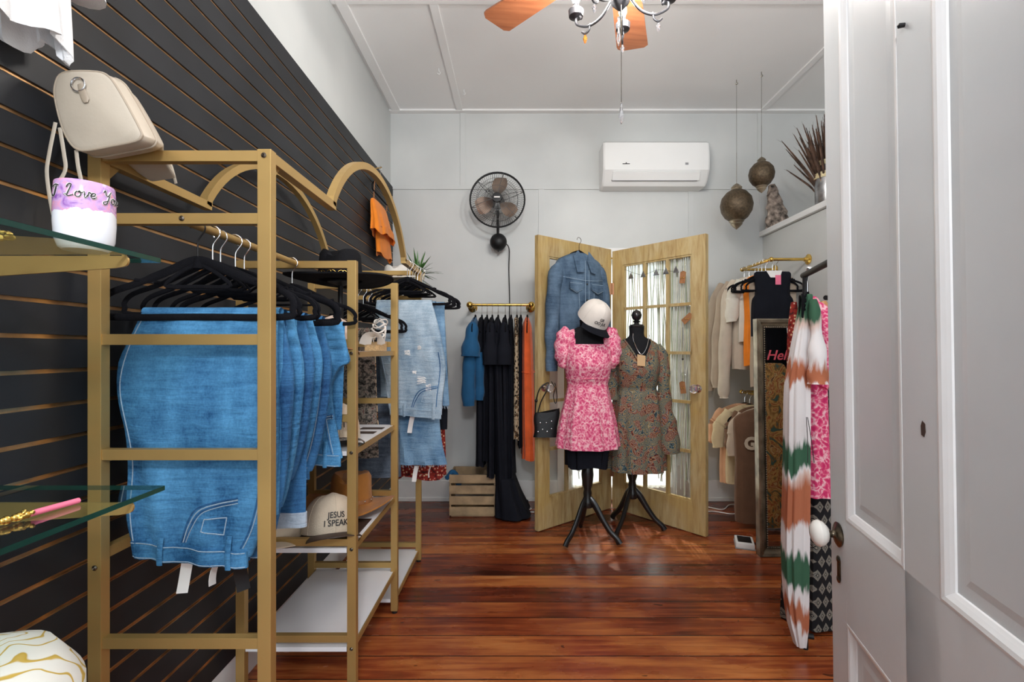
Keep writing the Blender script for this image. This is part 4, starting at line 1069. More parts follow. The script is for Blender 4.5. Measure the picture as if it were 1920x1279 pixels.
for y in (3.30, 3.62):
    bm = BM(); sweep(bm, smooth_path([V(-1.0, y+.01, 2.29), V(-.99, y, 2.38), V(-.985, y+.01, 2.47), V(-.995, y+.02, 2.38), V(-1.0, y+.03, 2.30)], 5), (.006, .002), 6, up=(1, 0, 0)); o = obj('strap', bm, kraft_m, t); o['label'] = 'rust brown shoulder strap'
hg = hanger('black hanger holding the bright orange crop top on the slat board', (-.995, 3.46, 2.545), PI/2, wd=.19)
bm = BM(); sweep(bm, [V(XS, 3.46, 2.550), V(-.985, 3.46, 2.560)], .005); tag(obj('slat_hook', bm, gold_m, loc=(XS, 3.46, 2.55)), 'gold hook near the back wall holding the orange crop top', 'hook')
# ---------------------------------------------------------------- wall fan
FC = V(-.163, 3.72, 2.407); FR = .212
t = thing('wall_fan', 'black wall mounted cage fan with bronze blades on the back wall', 'fan', (FC.x, YB, 2.12))
tilt = Matrix.Rotation(0, 3, 'X')
bm = BM()
def circ(y, r, n=40): return [V(FC.x+r*cos(2*PI*k_/n), y, FC.z+r*sin(2*PI*k_/n)) for k_ in range(n)]
sweep(bm, circ(FC.y, FR), .0065, 8, up=(0, 1, 0), closed=True); sweep(bm, circ(FC.y+.012, FR*.995), .005, 8, up=(0, 1, 0), closed=True)
obj('cage_rim', bm, blk_m, t)
for nm, sg in (('front_grille', -1), ('rear_grille', 1)):
    bm = BM()
    for k_ in range(72):
        a = 2*PI*k_/72; P = [V(FC.x+FR*q*cos(a+.25*(1-q)), FC.y+sg*.062*(1-q**3), FC.z+FR*q*sin(a+.25*(1-q))) for q in (.2, .45, .7, .9, 1.0)]
        sweep(bm, P, .0010, 4)
    for q in (.45, .75): sweep(bm, circ(FC.y+sg*.062*(1-q**3), FR*q), .0014, 5, closed=True, up=(0, 1, 0))
    for k_ in range(6):
        a = 2*PI*k_/6+.3; P = [V(FC.x+FR*q*cos(a), FC.y+sg*.064*(1-q**3), FC.z+FR*q*sin(a)) for q in (.15, .5, .8, 1.0)]
        sweep(bm, P, .0022, 5)
    obj(nm, bm, blk_m if sg > 0 else plain('grey wire', (.16, .16, .16), .4, .6), t)
bm = BM(); lathe_y(bm, [(.001, -.070), (.036, -.068), (.040, -.060), (.038, -.050), (.034, -.045)], FC, 24); h_ = obj('centre_badge', bm, blk_m, t)
bm = BM(); box(bm, FC.x-.022, FC.x+.022, FC.y-.0725, FC.y-.069, FC.z-.005, FC.z+.005); o = obj('badge_plate', bm, paper_m, h_); o['label'] = 'white nameplate'
for k_ in range(3):
    a0 = PI/2-.15+k_*2*PI/3; bm = BM(); rs = []
    for q in range(8):
        r = .04+.135*q/7; wd = .5*(sin(PI*(.15+.75*q/7)))**.7*(1.0-.25*q/7)+.10
        rs.append([V(FC.x+r*cos(a0+wd*u), FC.y+.022*u+.002, FC.z+r*sin(a0+wd*u)) for u in (-1, -.5, 0, .5, 1)]+[V(FC.x+r*cos(a0+wd*u), FC.y+.022*u+.004, FC.z+r*sin(a0+wd*u)) for u in (1, .5, 0, -.5, -1)])
    rings(bm, rs); obj('blade', bm, copperblade_m, t)
bm = BM(); lathe_y(bm, [(.001, -.03), (.03, -.03), (.035, 0), (.055, .05), (.05, .10), (.02, .125), (.001, .125)], FC, 20); obj('motor', bm, blk_m, t)
bm = BM(); sweep(bm, smooth_path([V(FC.x, 3.78, 2.40), V(FC.x, 3.80, 2.30), V(FC.x, 3.83, 2.16)], 4), .011, 8); obj('arm', bm, blk_m, t)
bm = BM(); ball(bm, (FC.x+.003, 3.845, 2.108), .068, 1, .85, 1, 24); lathe_y(bm, [(.001, 0), (.05, 0), (.05, .075), (.001, .075)], (FC.x+.003, 3.884, 2.108), 24); sweep(bm, [V(FC.x+.003, 3.83, 2.045), V(FC.x+.003, 3.83, 2.025)], .006); obj('wall_mount', bm, blk_m, t)
bm = BM(); sweep(bm, smooth_path([V(FC.x+.06, 3.86, 2.10), V(-.075, 3.90, 2.06), V(-.078, 3.935, 1.9), V(-.072, 3.94, 1.65), V(-.075, 3.945, 1.3), V(-.07, 3.945, .4)], 5), .0045, 6); obj('cord', bm, blk_m, t)
bm = BM(); sweep(bm, [V(FC.x-.07, 3.79, FC.z+.13), V(FC.x-.07, 3.79, FC.z+.095)], [.001, .001]); ball(bm, (FC.x-.07, 3.79, FC.z+.09), .006); obj('pull_knob', bm, blk_m, t)

# ---------------------------------------------------------------- mini split air conditioner
ax0, ax1, az0, az1 = .665, 1.50, 2.548, 2.888
t = thing('air_conditioner', 'white wall mounted air conditioner above the folding door screen', 'air conditioner', ((ax0+ax1)/2, YB, az0))
bm = BM(); prof = [(3.955, az1), (3.79, az1), (3.762, az1-.02), (3.752, az1-.12), (3.755, az0+.105), (3.765, az0+.095), (3.80, az0+.03), (3.83, az0), (3.955, az0)]
rs = []
for x, s_ in ((ax0, .93), (ax0+.008, .985), (ax0+.02, 1), (ax1-.02, 1), (ax1-.008, .985), (ax1, .93)):
    cyy, czz = 3.87, (az0+az1)/2; rs.append([V(x, cyy+(y-cyy)*s_ if y < 3.95 else y, czz+(z-czz)*s_) for y, z in prof])
rings(bm, rs); obj('housing', bm, acw_m, t)
bm = BM(); slab(bm, [V(ax0+.075, 3.757, az0+.092), V(ax1-.075, 3.757, az0+.092), V(ax1-.075, 3.788, az0+.035), V(ax0+.075, 3.788, az0+.035)], (0, -.88, -.48), .012); obj('louvre', bm, acw_m, t, smooth=False)
bm = BM(); slab(bm, [V(ax0+.07, 3.790, az0+.037), V(ax1-.09, 3.790, az0+.037), V(ax1-.09, 3.793, az0+.031), V(ax0+.07, 3.793, az0+.031)], (0, -.88, -.48), .016); obj('outlet_slot', bm, grey_m, t, smooth=False)
bm = BM(); slab(bm, [V(ax0+.150+.056*u, 3.7525, az0+.148+zz_) for u, zz_ in ((0, 0), (1, 0), (1, .006), (.62, .006), (.5, .016), (.38, .006), (0, .006))], (0, 1, 0), .002); obj('badge', bm, ink_m, t)
bm = BM(); box(bm, ax1-.195, ax1-.170, 3.7515, 3.7535, az0+.143, az0+.160); o = obj('display', bm, grey_m, t); o['label'] = 'small grey display window'

# ---------------------------------------------------------------- ceiling fan with candle lights
HB = V(.357, 1.68, 0)
t = thing('ceiling_fan', 'ceiling fan with orange brown blades, lit candle bulbs and crystal drops', 'ceiling fan', (HB.x, HB.y, ZC))
bm = BM(); lathe(bm, [(.001, ZC), (.07, ZC), (.065, ZC-.05), (.02, ZC-.07), (.016, ZC-.07), (.016, 2.86), (.05, 2.84), (.115, 2.80), (.125, 2.74), (.115, 2.68), (.06, 2.66), (.05, 2.60), (.06, 2.56), (.045, 2.50), (.03, 2.46), (.012, 2.44), (.001, 2.43)], (HB.x, HB.y, 0), 32); obj('motor_housing', bm, pewter_m, t)
for k_ in range(5):
    a = math.radians(73+k_*72)
    if k_ == 1: a = math.radians(138)
    d = V(cos(a), sin(a), 0); s_ = V(-sin(a), cos(a), 0)
    def bp(r, w_, tw=.10): return HB+d*r+s_*w_+V(0, 0, 2.672+w_*tw)
    out = [(.17, -.055), (.60, -.073), (.618, -.055), (.632, .045), (.618, .066), (.60, .070), (.17, .055)]
    bm = BM(); rings(bm, [[bp(r, w_) for r, w_ in out], [bp(r, w_)+V(0, 0, .007) for r, w_ in out]]); bl = obj('blade', bm, fanbl_m, t)
    bm = BM(); sweep(bm, [HB+d*.10+V(0, 0, 2.69), HB+d*.17+V(0, 0, 2.683), HB+d*.23+V(0, 0, 2.685)], [(.018, .004), (.03, .004), (.02, .003)], 8); obj('blade_arm', bm, pewter_m, bl)
for k_ in range(5):
    a = math.radians(75+k_*72); d = V(cos(a), sin(a), 0); r = .172
    bm = BM(); sweep(bm, smooth_path([HB+V(0, 0, 2.49)+d*.03, HB+V(0, 0, 2.44)+d*.07, HB+V(0, 0, 2.425)+d*.12, HB+V(0, 0, 2.445)+d*.165, HB+V(0, 0, 2.467)+d*.172, HB+V(0, 0, 2.475)+d*.160, HB+V(0, 0, 2.462)+d*.150], 5), .0048, 8); ar = obj('lamp_arm', bm, pewter_m, t)
    bm = BM(); sweep(bm, smooth_path([HB+V(0, 0, 2.432)+d*.115, HB+V(0, 0, 2.41)+d*.120, HB+V(0, 0, 2.402)+d*.135, HB+V(0, 0, 2.413)+d*.148], 4), .0038, 8); obj('scroll', bm, pewter_m, ar)
    bm = BM(); lathe(bm, [(.001, 2.47), (.010, 2.472), (.026, 2.478), (.028, 2.5), (.026, 2.502), (.012, 2.502), (.011, 2.525), (.001, 2.525)], HB+d*r, 20); obj('candle_cup', bm, pewter_m, ar)
    bm = BM(); lathe(bm, [(.001, 2.523), (.008, 2.525), (.015, 2.545), (.013, 2.568), (.005, 2.595), (.001, 2.6)], HB+d*r, 16); obj('bulb', bm, bulb_m, ar)
    cr = amber_m if k_ == 1 else crystal_m
    bm = BM(); c_ = HB+d*.135; lathe(bm, [(.001, 2.398), (.005, 2.394), (.005, 2.388), (.001, 2.384), (.003, 2.38), (.0085, 2.385), (.004, 2.370), (.001, 2.366)], c_, 8); o = obj('crystal_drop', bm, cr, ar)
    if k_ == 1: o['label'] = 'amber crystal drop'
bm = BM(); cyl(bm, HB+V(.0, -.015, 2.45), HB+V(.0, -.015, 2.10), .0011, 6); obj('pull_chain', bm, agedsteel_m, t)
bm = BM(); lathe(bm, [(.001, 2.105), (.004, 2.10), (.003, 2.09), (.005, 2.085), (.009, 2.055), (.004, 2.036), (.001, 2.03)], HB+V(0, -.015, 0), 8); obj('crystal_pull', bm, crystal_m, t)
bm = BM(); lathe(bm, [(.001, 2.435), (.005, 2.43), (.003, 2.41), (.007, 2.40), (.003, 2.39), (.008, 2.355), (.003, 2.335), (.001, 2.33)], HB+V(0, .03, 0), 8); obj('crystal_drop', bm, crystal_m, t)

# small hooks in the ceiling
for i, (x, y, l_) in enumerate(((-.555, 3.35, 'small white hook screwed in the ceiling left of the batten'), (-.41, 3.62, 'small white hook at the ceiling batten near the back wall'))):
    bm = BM(); sweep(bm, smooth_path([V(x, y, ZC), V(x, y, ZC-.018), V(x+.010, y, ZC-.030), V(x, y, ZC-.042), V(x-.010, y, ZC-.032)], 4), .0022, 6); tag(obj('ceiling_hook', bm, acw_m, loc=(x, y, ZC)), l_, 'hook')

# ---------------------------------------------------------------- pierced brass lanterns
for i, (x, y, zc, r, lab) in enumerate(((1.586, 3.49, 2.297, .113, 'larger and lower antique brass mesh lantern hanging before the ledge'), (1.717, 3.39, 2.487, .086, 'smaller and higher antique brass mesh lantern nearest the ledge'))):
    t = thing('hanging_lantern', lab, 'lantern', (x, y, ZC), group='hanging brass lanterns')
    bm = BM(); lathe(bm, [(r*.32, r*.98), (r*.62, r*.80), (r*.9, r*.45), (r, .0), (r*.93, -r*.42), (r*.70, -r*.80), (r*.42, -r*1.02)], (x, y, zc), 32); obj('globe', bm, mesh_m, t)
    bm = BM(); lathe(bm, [(r*.44, -r*1.0), (r*.46, -r*1.05), (r*.34, -r*1.18), (r*.36, -r*1.24), (r*.20, -r*1.42), (r*.10, -r*1.50), (.001, -r*1.58)], (x, y, zc), 20); o = obj('finial', bm, antique_m, t); o['label'] = 'shiny metal tip'
    bm = BM(); lathe(bm, [(r*.36, r*.94), (r*.30, r*1.06), (r*.34, r*1.12), (r*.24, r*1.24), (r*.12, r*1.34), (.001, r*1.40)], (x, y, zc), 20); obj('crown_cap', bm, antique_m, t)
    bm = BM(); cyl(bm, (x, y, zc+r*1.38), (x, y, ZC), .0011, 6)
    z = zc+r*1.42
    while z < zc+r*1.42+.22:
        ball(bm, (x, y, z), .0024, n=6); z += .009
    obj('chain', bm, agedsteel_m, t)
    bm = BM(); sweep(bm, smooth_path([V(x, y, ZC), V(x, y, ZC-.015), V(x+.009, y, ZC-.026), V(x, y, ZC-.036), V(x-.008, y, ZC-.028)], 4), .002, 6); obj('hook', bm, agedsteel_m, t)

# ledge things
t = thing('vase', 'silver vase wrapped with cream twine holding dried brown grasses on the ledge', 'vase', (2.095, 3.25, 2.2155))
bm = BM(); lathe(bm, [(.001, 0), (.066, 0), (.076, .02), (.078, .19), (.070, .22), (.052, .235), (.050, .285), (.056, .305), (.050, .306), (.045, .25), (.06, .03), (.001, .02)], (0, 0, 0), 28); obj('body', bm, silver_m, t, world=False)
bm = BM()
for z, r in ((.190, .081), (.200, .080), (.210, .076), (.220, .072), (.280, .056), (.288, .057), (.296, .058), (.302, .058)): sweep(bm, [V(r*cos(a), r*sin(a), z) for a in [2*PI*k_/24 for k_ in range(24)]], .0058, 6, closed=True)
obj('twine', bm, twine_m, t, world=False)
t2 = thing('dried_grasses', 'bunch of dried brown grasses standing in the silver vase', 'dried flowers', (2.095, 3.25, 2.24))
bm = BM(); bm2 = BM(); rnd = random.Random(9)
for k_ in range(95):
    a = rnd.uniform(0, 2*PI); sp = rnd.uniform(.02, .29); hgt = rnd.uniform(.46, .64)-sp*.55
    b0 = V(.02*cos(a), .02*sin(a), .0); b1 = V(sp*cos(a)*.45, sp*sin(a)*.45, hgt*.5); b2 = V(sp*cos(a), sp*sin(a), hgt)
    sweep(bm2, [b0, b1], .0018, 4)
    P = smooth_path([b0.lerp(b1, .6), b1, b2], 4); sweep(bm, P, [.0015]+[.0065*sin(PI*(q+.6)/len(P))+.0008 for q in range(1, len(P))], 5)
    d = (b2-b1).normalized()
    for q in range(5): 
        p = b1.lerp(b2, .3+.15*q); sweep(bm, [p, p+d*.045+V(rnd.uniform(-.02, .02), rnd.uniform(-.02, .02), 0)], [.001, .0004], 3)
obj('ears', bm, straw_m, t2, world=False); obj('stalks', bm2, strawl_m, t2, world=False)
bm = BM(); rnd = random.Random(3); rs = []
for k_ in range(14):
    q = k_/13; z = .345*q; wd = .085*(1-q)**.8+.020; ring = []
    for i in range(16):
        a = 2*PI*i/16; r_ = 1+rnd.uniform(-.16, .16); ring.append(V(wd*cos(a)*r_+.065*(1-q), .035*sin(a)*r_, z))
    rs.append(ring)
rings(bm, rs); tag(obj('bark_piece', bm, bark_m, loc=(2.025, 3.84, 2.2155), world=False), 'rough triangular piece of grey bark standing on the ledge', 'bark')

# ---------------------------------------------------------------- brass wall rail with dark clothes
RZ = 1.59; RYY = 3.70
t = thing('wall_rail', 'brass pipe clothes rail under the wall fan', 'clothes rail', (-.14, YB, RZ))
bm = BM(); cyl(bm, (-.355, RYY, RZ), (.085, RYY, RZ), .0105, 12); obj('rod', bm, goldl_m, t)
for x in (-.375, .10):
    bm = BM(); lathe_ax(bm, [(.001, 0), (.038, 0), (.038, .006), (.020, .012), (.0135, .02), (.0135, .24), (.001, .24)], (x, YB-.002, RZ), (0, -1, 0), 20); ball(bm, (x, RYY, RZ), .026, n=14); obj('bracket', bm, goldl_m, t)
def side_hanger(label, x, y, z, tilt=0, group=None):
    return copy_thing(hc, label, (x, y, z), PI/2+tilt, group=group)
items = [  # x, hem z, thickness, depth, material, kind, label, category
 (-.335, .88, .055, .19, teal_m, 'petrol blue ruffle sleeved top at the left end of the brass rail', 'blouse', 'top'),
 (-.285, .38, .035, .17, blkcloth_m, 'long black cardigan just right of the petrol blue top', 'cardigan', 'cardigan'),
 (-.245, .42, .030, .18, blkcloth_m, 'second black garment on the brass rail under the fan', 'dress', 'dress'),
 (-.205, .30, .032, .18, blkcloth_m, 'third black dress on the brass rail under the fan', 'dress', 'dress'),
 (-.160, .03, .050, .20, blkcloth_m, 'floor length black dress whose hem sweeps the boards', 'long_dress', 'dress'),
 (-.105, .10, .036, .19, blkcloth_m, 'tiered black dress in the middle of the brass rail', 'dress', 'dress'),
 (-.060, .30, .030, .18, blkcloth_m, 'black dress just left of the leopard dress', 'dress', 'dress'),
 (-.015, .58, .024, .17, leopard_m, 'leopard print dress between black and orange on the brass rail', 'dress', 'dress'),
 (.015, .52, .020, .16, blkcloth_m, 'narrow black top squeezed between leopard and orange dresses', 'top', 'top'),
 (.065, .43, .052, .18, orange_m, 'orange red dress at the right end of the brass rail', 'dress', 'dress')]
RT = RZ+.0105-.020
for i, (x, hz, th, dp, m, lab, nm, cat) in enumerate(items):
    side_hanger('hanger holding the '+lab.split(' on the')[0].split(' at the')[0], x+.004, RYY, RT, .03*((i % 3)-1), group='hangers on the brass rail under the fan')
    zt = RT-.085; y = RYY
    sw = [0, 0, 0, 0, .05, .02, .01, 0, 0, .015][i]
    rows = [(zt, x, y, .008, .035, .001), (zt-.02, x, y, .018, .09, .002), (zt-.06, x, y, th*.62, dp*.93, .003), (zt-.12, x, y, th*.75, dp, .005), (zt-.30, x+sw*.1, y, th*.85, dp*.93, .007), ((zt+hz)/2-.1, x+sw*.4, y, th*.95, dp*.95, .009), (hz+.1, x+sw*.8, y, th, dp, .010), (hz, x+sw, y, th*1.08, dp*1.02, .011)]
    T_ = thing(nm, lab, cat, (x, y, zt), group='clothes on the brass rail under the fan')
    bm = BM(); drape(bm, rows, seed=60+i, folds=8, n=64, steps=34, hem=.006); obj('body', bm, m, T_)
    if i == 0:
        bm = BM(); sleeve(bm, [V(x, y-.15, zt-.06), V(x-.01, y-.19, zt-.18), V(x-.015, y-.20, zt-.30)], [(.035, .03), (.055, .05), (.075, .065)], amp=.006, n=18, up=(0, 1, 0)); obj('ruffle', bm, m, T_)
        bm = BM(); sleeve(bm, [V(x-.02, y-.185, zt-.27), V(x-.03, y-.195, zt-.5), V(x-.028, y-.195, zt-.66)], [(.042, .03), (.050, .035), (.046, .03)], amp=.004, n=18); obj('sleeve', bm, m, T_)
        bm = BM(); sleeve(bm, [V(x+.045, y-.17, zt-.27), V(x+.050, y-.175, zt-.5), V(x+.045, y-.175, zt-.62)], [(.035, .03), (.035, .03), (.035, .028)], amp=.004, n=18); obj('sleeve', bm, m, T_)
    if i in (3, 5):
        bm = BM(); sleeve(bm, [V(x, y-.16, zt-.06), V(x, y-.20, zt-.2), V(x, y-.21, zt-.36)], [(.03, .03), (.045, .035), (.06, .04)], amp=.006, n=18); obj('sleeve', bm, m, T_)
    if i == 9:
        bm = BM(); sweep(bm, [V(x+.068*cos(a)*.9, y+(dp*.97)*sin(a), zt-.42+.004*sin(5*a)) for a in [2*PI*k_/40 for k_ in range(40)]], .003, 5, closed=True); obj('waist_seam', bm, m, T_)
    if i == 4:
        bm = BM(); drape(bm, [(.30, x+.06, y-.03, .07, .17, .010), (.15, x+.085, y-.04, .10, .19, .014), (.015, x+.12, y-.05, .135, .20, .016)], seed=77, folds=6, n=60); obj('train', bm, m, T_)

# crate
t = thing('wooden_crate', 'pale slatted wooden crate on the floor left of the black dresses', 'crate', (-.38, 3.68, 0))
cx0, cx1, cy0, cy1 = -.515, -.17, 3.575, 3.84; zt = .318
for k_ in range(4):
    z0 = .010+k_*.080; z1 = z0+.062
    for a in ((cx0, cx1, cy0, cy0+.009), (cx0, cx1, cy1-.009, cy1)):
        bm = BM(); box(bm, *a, z0, z1, .001); obj('slat', bm, crate_m, t, smooth=False)
for x0 in (cx0, cx1-.012):
    bm = BM(); box(bm, x0, x0+.012, cy0+.009, cy1-.009, .01, zt-.005, .001); obj('end_board', bm, crate_m, t, smooth=False)
bm = BM(); box(bm, cx0+.012, cx1-.012, cy0+.009, cy1-.009, .0, .010); obj('base', bm, crate_m, t, smooth=False)
bm = BM(); sweep(bm, smooth_path([V(-.545, 3.60, .275), V(-.52, 3.60, .300), V(-.50, 3.61, .325), V(-.475, 3.62, .31), V(-.46, 3.63, .27), V(-.455, 3.65, .22)], 4), [.006]+[.018]*15+[.024]*5, 10)
tag(obj('cloth', bm, teal_m, loc=(-.49, 3.6, .3)), 'dark blue cloth draped over the left corner of the crate', 'cloth')
bm = BM(); sweep(bm, smooth_path([V(-.06, 3.80, .006), V(.0, 3.76, .006), (.06, 3.80, .006), V(.10, 3.74, .006), V(.04, 3.68, .006), V(.12, 3.66, .006)], 5), .0035, 6)
tag(obj('cable', bm, acw_m, loc=(0, 3.75, 0)), 'white cable on the floor behind the long black dress', 'cable')

# ---------------------------------------------------------------- folding screen of two glazed doors
sc_ = thing('folding_screen', 'folding screen of two hinged yellow pine glazed doors before the back wall', 'screen', (.73, 3.76, 0))
HP = V(.728, 3.775, 0); DH = 2.02
def leaf(P0, P1, zb, zt_, kside, lab):
    """P0 free edge, P1 hinge edge"""
    d = (P1-P0); W = d.length; d.normalize(); nn = V(d.y, -d.x, 0)
    if nn.y > 0: nn = -nn            # towards the camera
    q = bpy.data.objects.new('door_leaf', None); C.objects.link(q); q.parent = sc_; q.empty_display_size = .05; q['label'] = lab; q['_wl'] = tuple(sc_.location)
    def L(s, tt, z): return P0+d*s+nn*tt+V(0, 0, z)
    def lb(bm, s0, s1, z0, z1, t0=-.0175, t1=.0175):
        rings(bm, [[L(s0, t0, z0), L(s1, t0, z0), L(s1, t1, z0), L(s0, t1, z0)], [L(s0, t0, z1), L(s1, t0, z1), L(s1, t1, z1), L(s0, t1, z1)]])
    s0, s1, z0, z1 = .100, W-.100, .215, DH-.125
    bm = BM(); lb(bm, 0, s0, zb, zt_); lb(bm, s1, W, zb, zt_); lb(bm, s0, s1, zb, z0); lb(bm, s0, s1, z1, zt_)
    # raised lip round the glass
    for e in ((s0, s0+.012, z0, z1), (s1-.012, s1, z0, z1), (s0+.012, s1-.012, z0, z0+.012), (s0+.012, s1-.012, z1-.012, z1)): lb(bm, *e, -.012, .012)
    fr_ = obj('frame', bm, wood_m, q, smooth=False)
    bm = BM()
    for k_ in (1, 2): s = s0+(s1-s0)*k_/3; lb(bm, s-.011, s+.011, z0, z1, -.0125, .0125)
    for k_ in range(1, 5):
        z = z0+(z1-z0)*k_/5
        for j in range(3):
            a = s0+(s1-s0)*j/3+(.011 if j else 0); b_ = s0+(s1-s0)*(j+1)/3-(.011 if j < 2 else 0); lb(bm, a, b_, z-.010, z+.010, -.012, .012)
    obj('glazing_bars', bm, wood_m, q, smooth=False)
    bm = BM(); lb(bm, s0, s1, z0, z1, -.002, .002); obj('glass', bm, pane_m, q, smooth=False)
    bm = BM(); c0 = L(.052, .0175, .985); lathe_ax(bm, [(.001, 0), (.026, 0), (.027, .004), (.014, .008), (.010, .014), (.009, .040), (.001, .040)], c0, nn, 20); obj('knob_rose', bm, chrome_m, q)
    bm = BM(); lathe_ax(bm, [(.001, .034), (.012, .036), (.026, .044), (.031, .055), (.028, .068), (.016, .078), (.001, .080)], c0, nn, 12); o = obj('crystal_knob', bm, crystal_m, q); o['label'] = 'faceted clear glass knob'
    return d, nn, L
Pl = V(.124, 3.285, 0); Pr = V(1.252, 3.187, 0)
d_l, n_l, L_l = leaf(Pl, HP-V(.012, .0, 0), .006, 2.03, 1, 'left glazed door leaf')
d_r, n_r, L_r = leaf(Pr, HP+V(.022, .0, 0), .006, 2.015, 1, 'right glazed door leaf')
for z in (.30, 1.72):
    bm = BM(); box(bm, .706, .726, 3.752, 3.758, z-.045, z+.045); box(bm, .732, .752, 3.752, 3.758, z-.045, z+.045); cyl(bm, (.729, 3.752, z-.045), (.729, 3.752, z+.045), .006, 10)
    o = obj('hinge', bm, plain('dull copper hinge', (.35, .17, .09), .4, .8), sc_); 
W = .76
# knotted cord hangings behind the panes
cord_mats = [fabric('off white cotton cord', (.72, .71, .66)), fabric('sage cotton cord', (.42, .47, .30)), fabric('pale straw cord', (.66, .62, .45))]
def cord_hanging(label, Lf, s0, s1, z0, z1, n, seed):
    rnd = random.Random(seed); t = thing('cord_hanging', label, 'wall hanging', Lf((s0+s1)/2, -.05, z1), group='knotted cord hangings behind the door glass')
    bms = [BM() for _ in range(3)]
    for k_ in range(n):
        s = s0+(s1-s0)*k_/(n-1); zz_ = z1; P = []
        e = z0+rnd.uniform(0, .25)
        for j in range(9): P.append(Lf(s+rnd.uniform(-.010, .010), -.032-rnd.uniform(0, .012), z1+(e-z1)*j/8))
        sweep(bms[rnd.choice([0, 0, 1, 2])], smooth_path(P, 3), .0030, 4)
    for b_, m_, nm in zip(bms, cord_mats, ('white_cords', 'sage_cords', 'straw_cords')): obj(nm, b_, m_, t)
    bm = BM(); cyl(bm, Lf(s0-.02, -.036, z1), Lf(s1+.02, -.036, z1), .006, 8); obj('dowel', bm, strawl_m, t)
cord_hanging('white and sage cord hanging behind the right glazed door', L_r, .13, .40, .22, 1.98, 34, 1)
cord_hanging('sparse white cord hanging behind the hinge side of the right glazed door', L_r, .44, .66, .25, 1.98, 12, 2)
cord_hanging('white and sage cord hanging behind the left glazed door', L_l, .36, .60, .25, 1.96, 20, 3)
# brown tags hung from suction hooks on the right door
for i, (s, z, lab, ang) in enumerate(((.17, 1.745, 'topmost brown earring card hanging on the right glazed door', .1), (.135, 1.46, 'tilted brown earring card in the second pane row of the right door', .9), (.17, .985, 'lowest brown earring card beside the glass knob of the right door', -.15))):
    t = thing('earring_card', lab, 'earring card', L_r(s, .02, z), group='earring cards on the right glazed door')
    bm = BM(); lathe_ax(bm, [(.001, 0), (.022, 0), (.014, .006), (.004, .010), (.001, .012)], L_r(s, .003, z+.085), n_r, 16); obj('suction_hook', bm, pane_m, t)
    bm = BM(); c_ = L_r(s, .010, z); sweep(bm, [L_r(s, .012, z+.080), L_r(s+.002, .012, z+.035)], .001, 4); obj('thread', bm, ink_m, t)
    bm = BM(); P = []
    for u, v_ in ((-.021, -.042), (.021, -.042), (.021, .036), (0, .044), (-.021, .036)):
        ur, vr = u*cos(ang)-v_*sin(ang), u*sin(ang)+v_*cos(ang); P.append(L_r(s+ur, .012, z+vr))
    slab(bm, P, n_r, .002); cd_ = obj('card', bm, kraft_m, t)
    for e in (-.009, .009):
        bm = BM(); ball(bm, L_r(s+e, .016, z-.005), .005, n=8); obj('earring', bm, goldl_m, cd_)
for i, (s, z0_, ln, lab) in enumerate(((.17, 1.40, .22, 'dark thread necklace hanging down the glass of the right door'),)):
    t = thing('necklace', lab, 'necklace', L_r(s, .012, z0_))
    bm = BM(); sweep(bm, [L_r(s, .010, z0_), L_r(s, .010, z0_-ln)], .0012, 4); obj('thread', bm, ink_m, t)
    bm = BM(); ball(bm, L_r(s, .012, z0_-ln), .007, n=8); obj('bead', bm, ink_m, t)
# triangle charms on a thread behind the top panes
t = thing('charm_garland', 'thread garland of small glass triangles across the top panes of the right door', 'garland', L_r(.4, .012, 1.80))
bm = BM(); P = smooth_path([L_r(.66, .012, 1.86), L_r(.5, .012, 1.80), L_r(.36, .012, 1.82), L_r(.2, .012, 1.78)], 5); sweep(bm, P, .0012, 4); obj('thread', bm, screw_m, t)
for s in (.6, .49, .38, .30, .22):
    bm = BM(); c_ = 1.80
    slab(bm, [L_r(s, .014, c_+.03), L_r(s-.024, .014, c_-.018), L_r(s+.024, .014, c_-.018)], n_r, .003); obj('triangle', bm, silver_m, t)

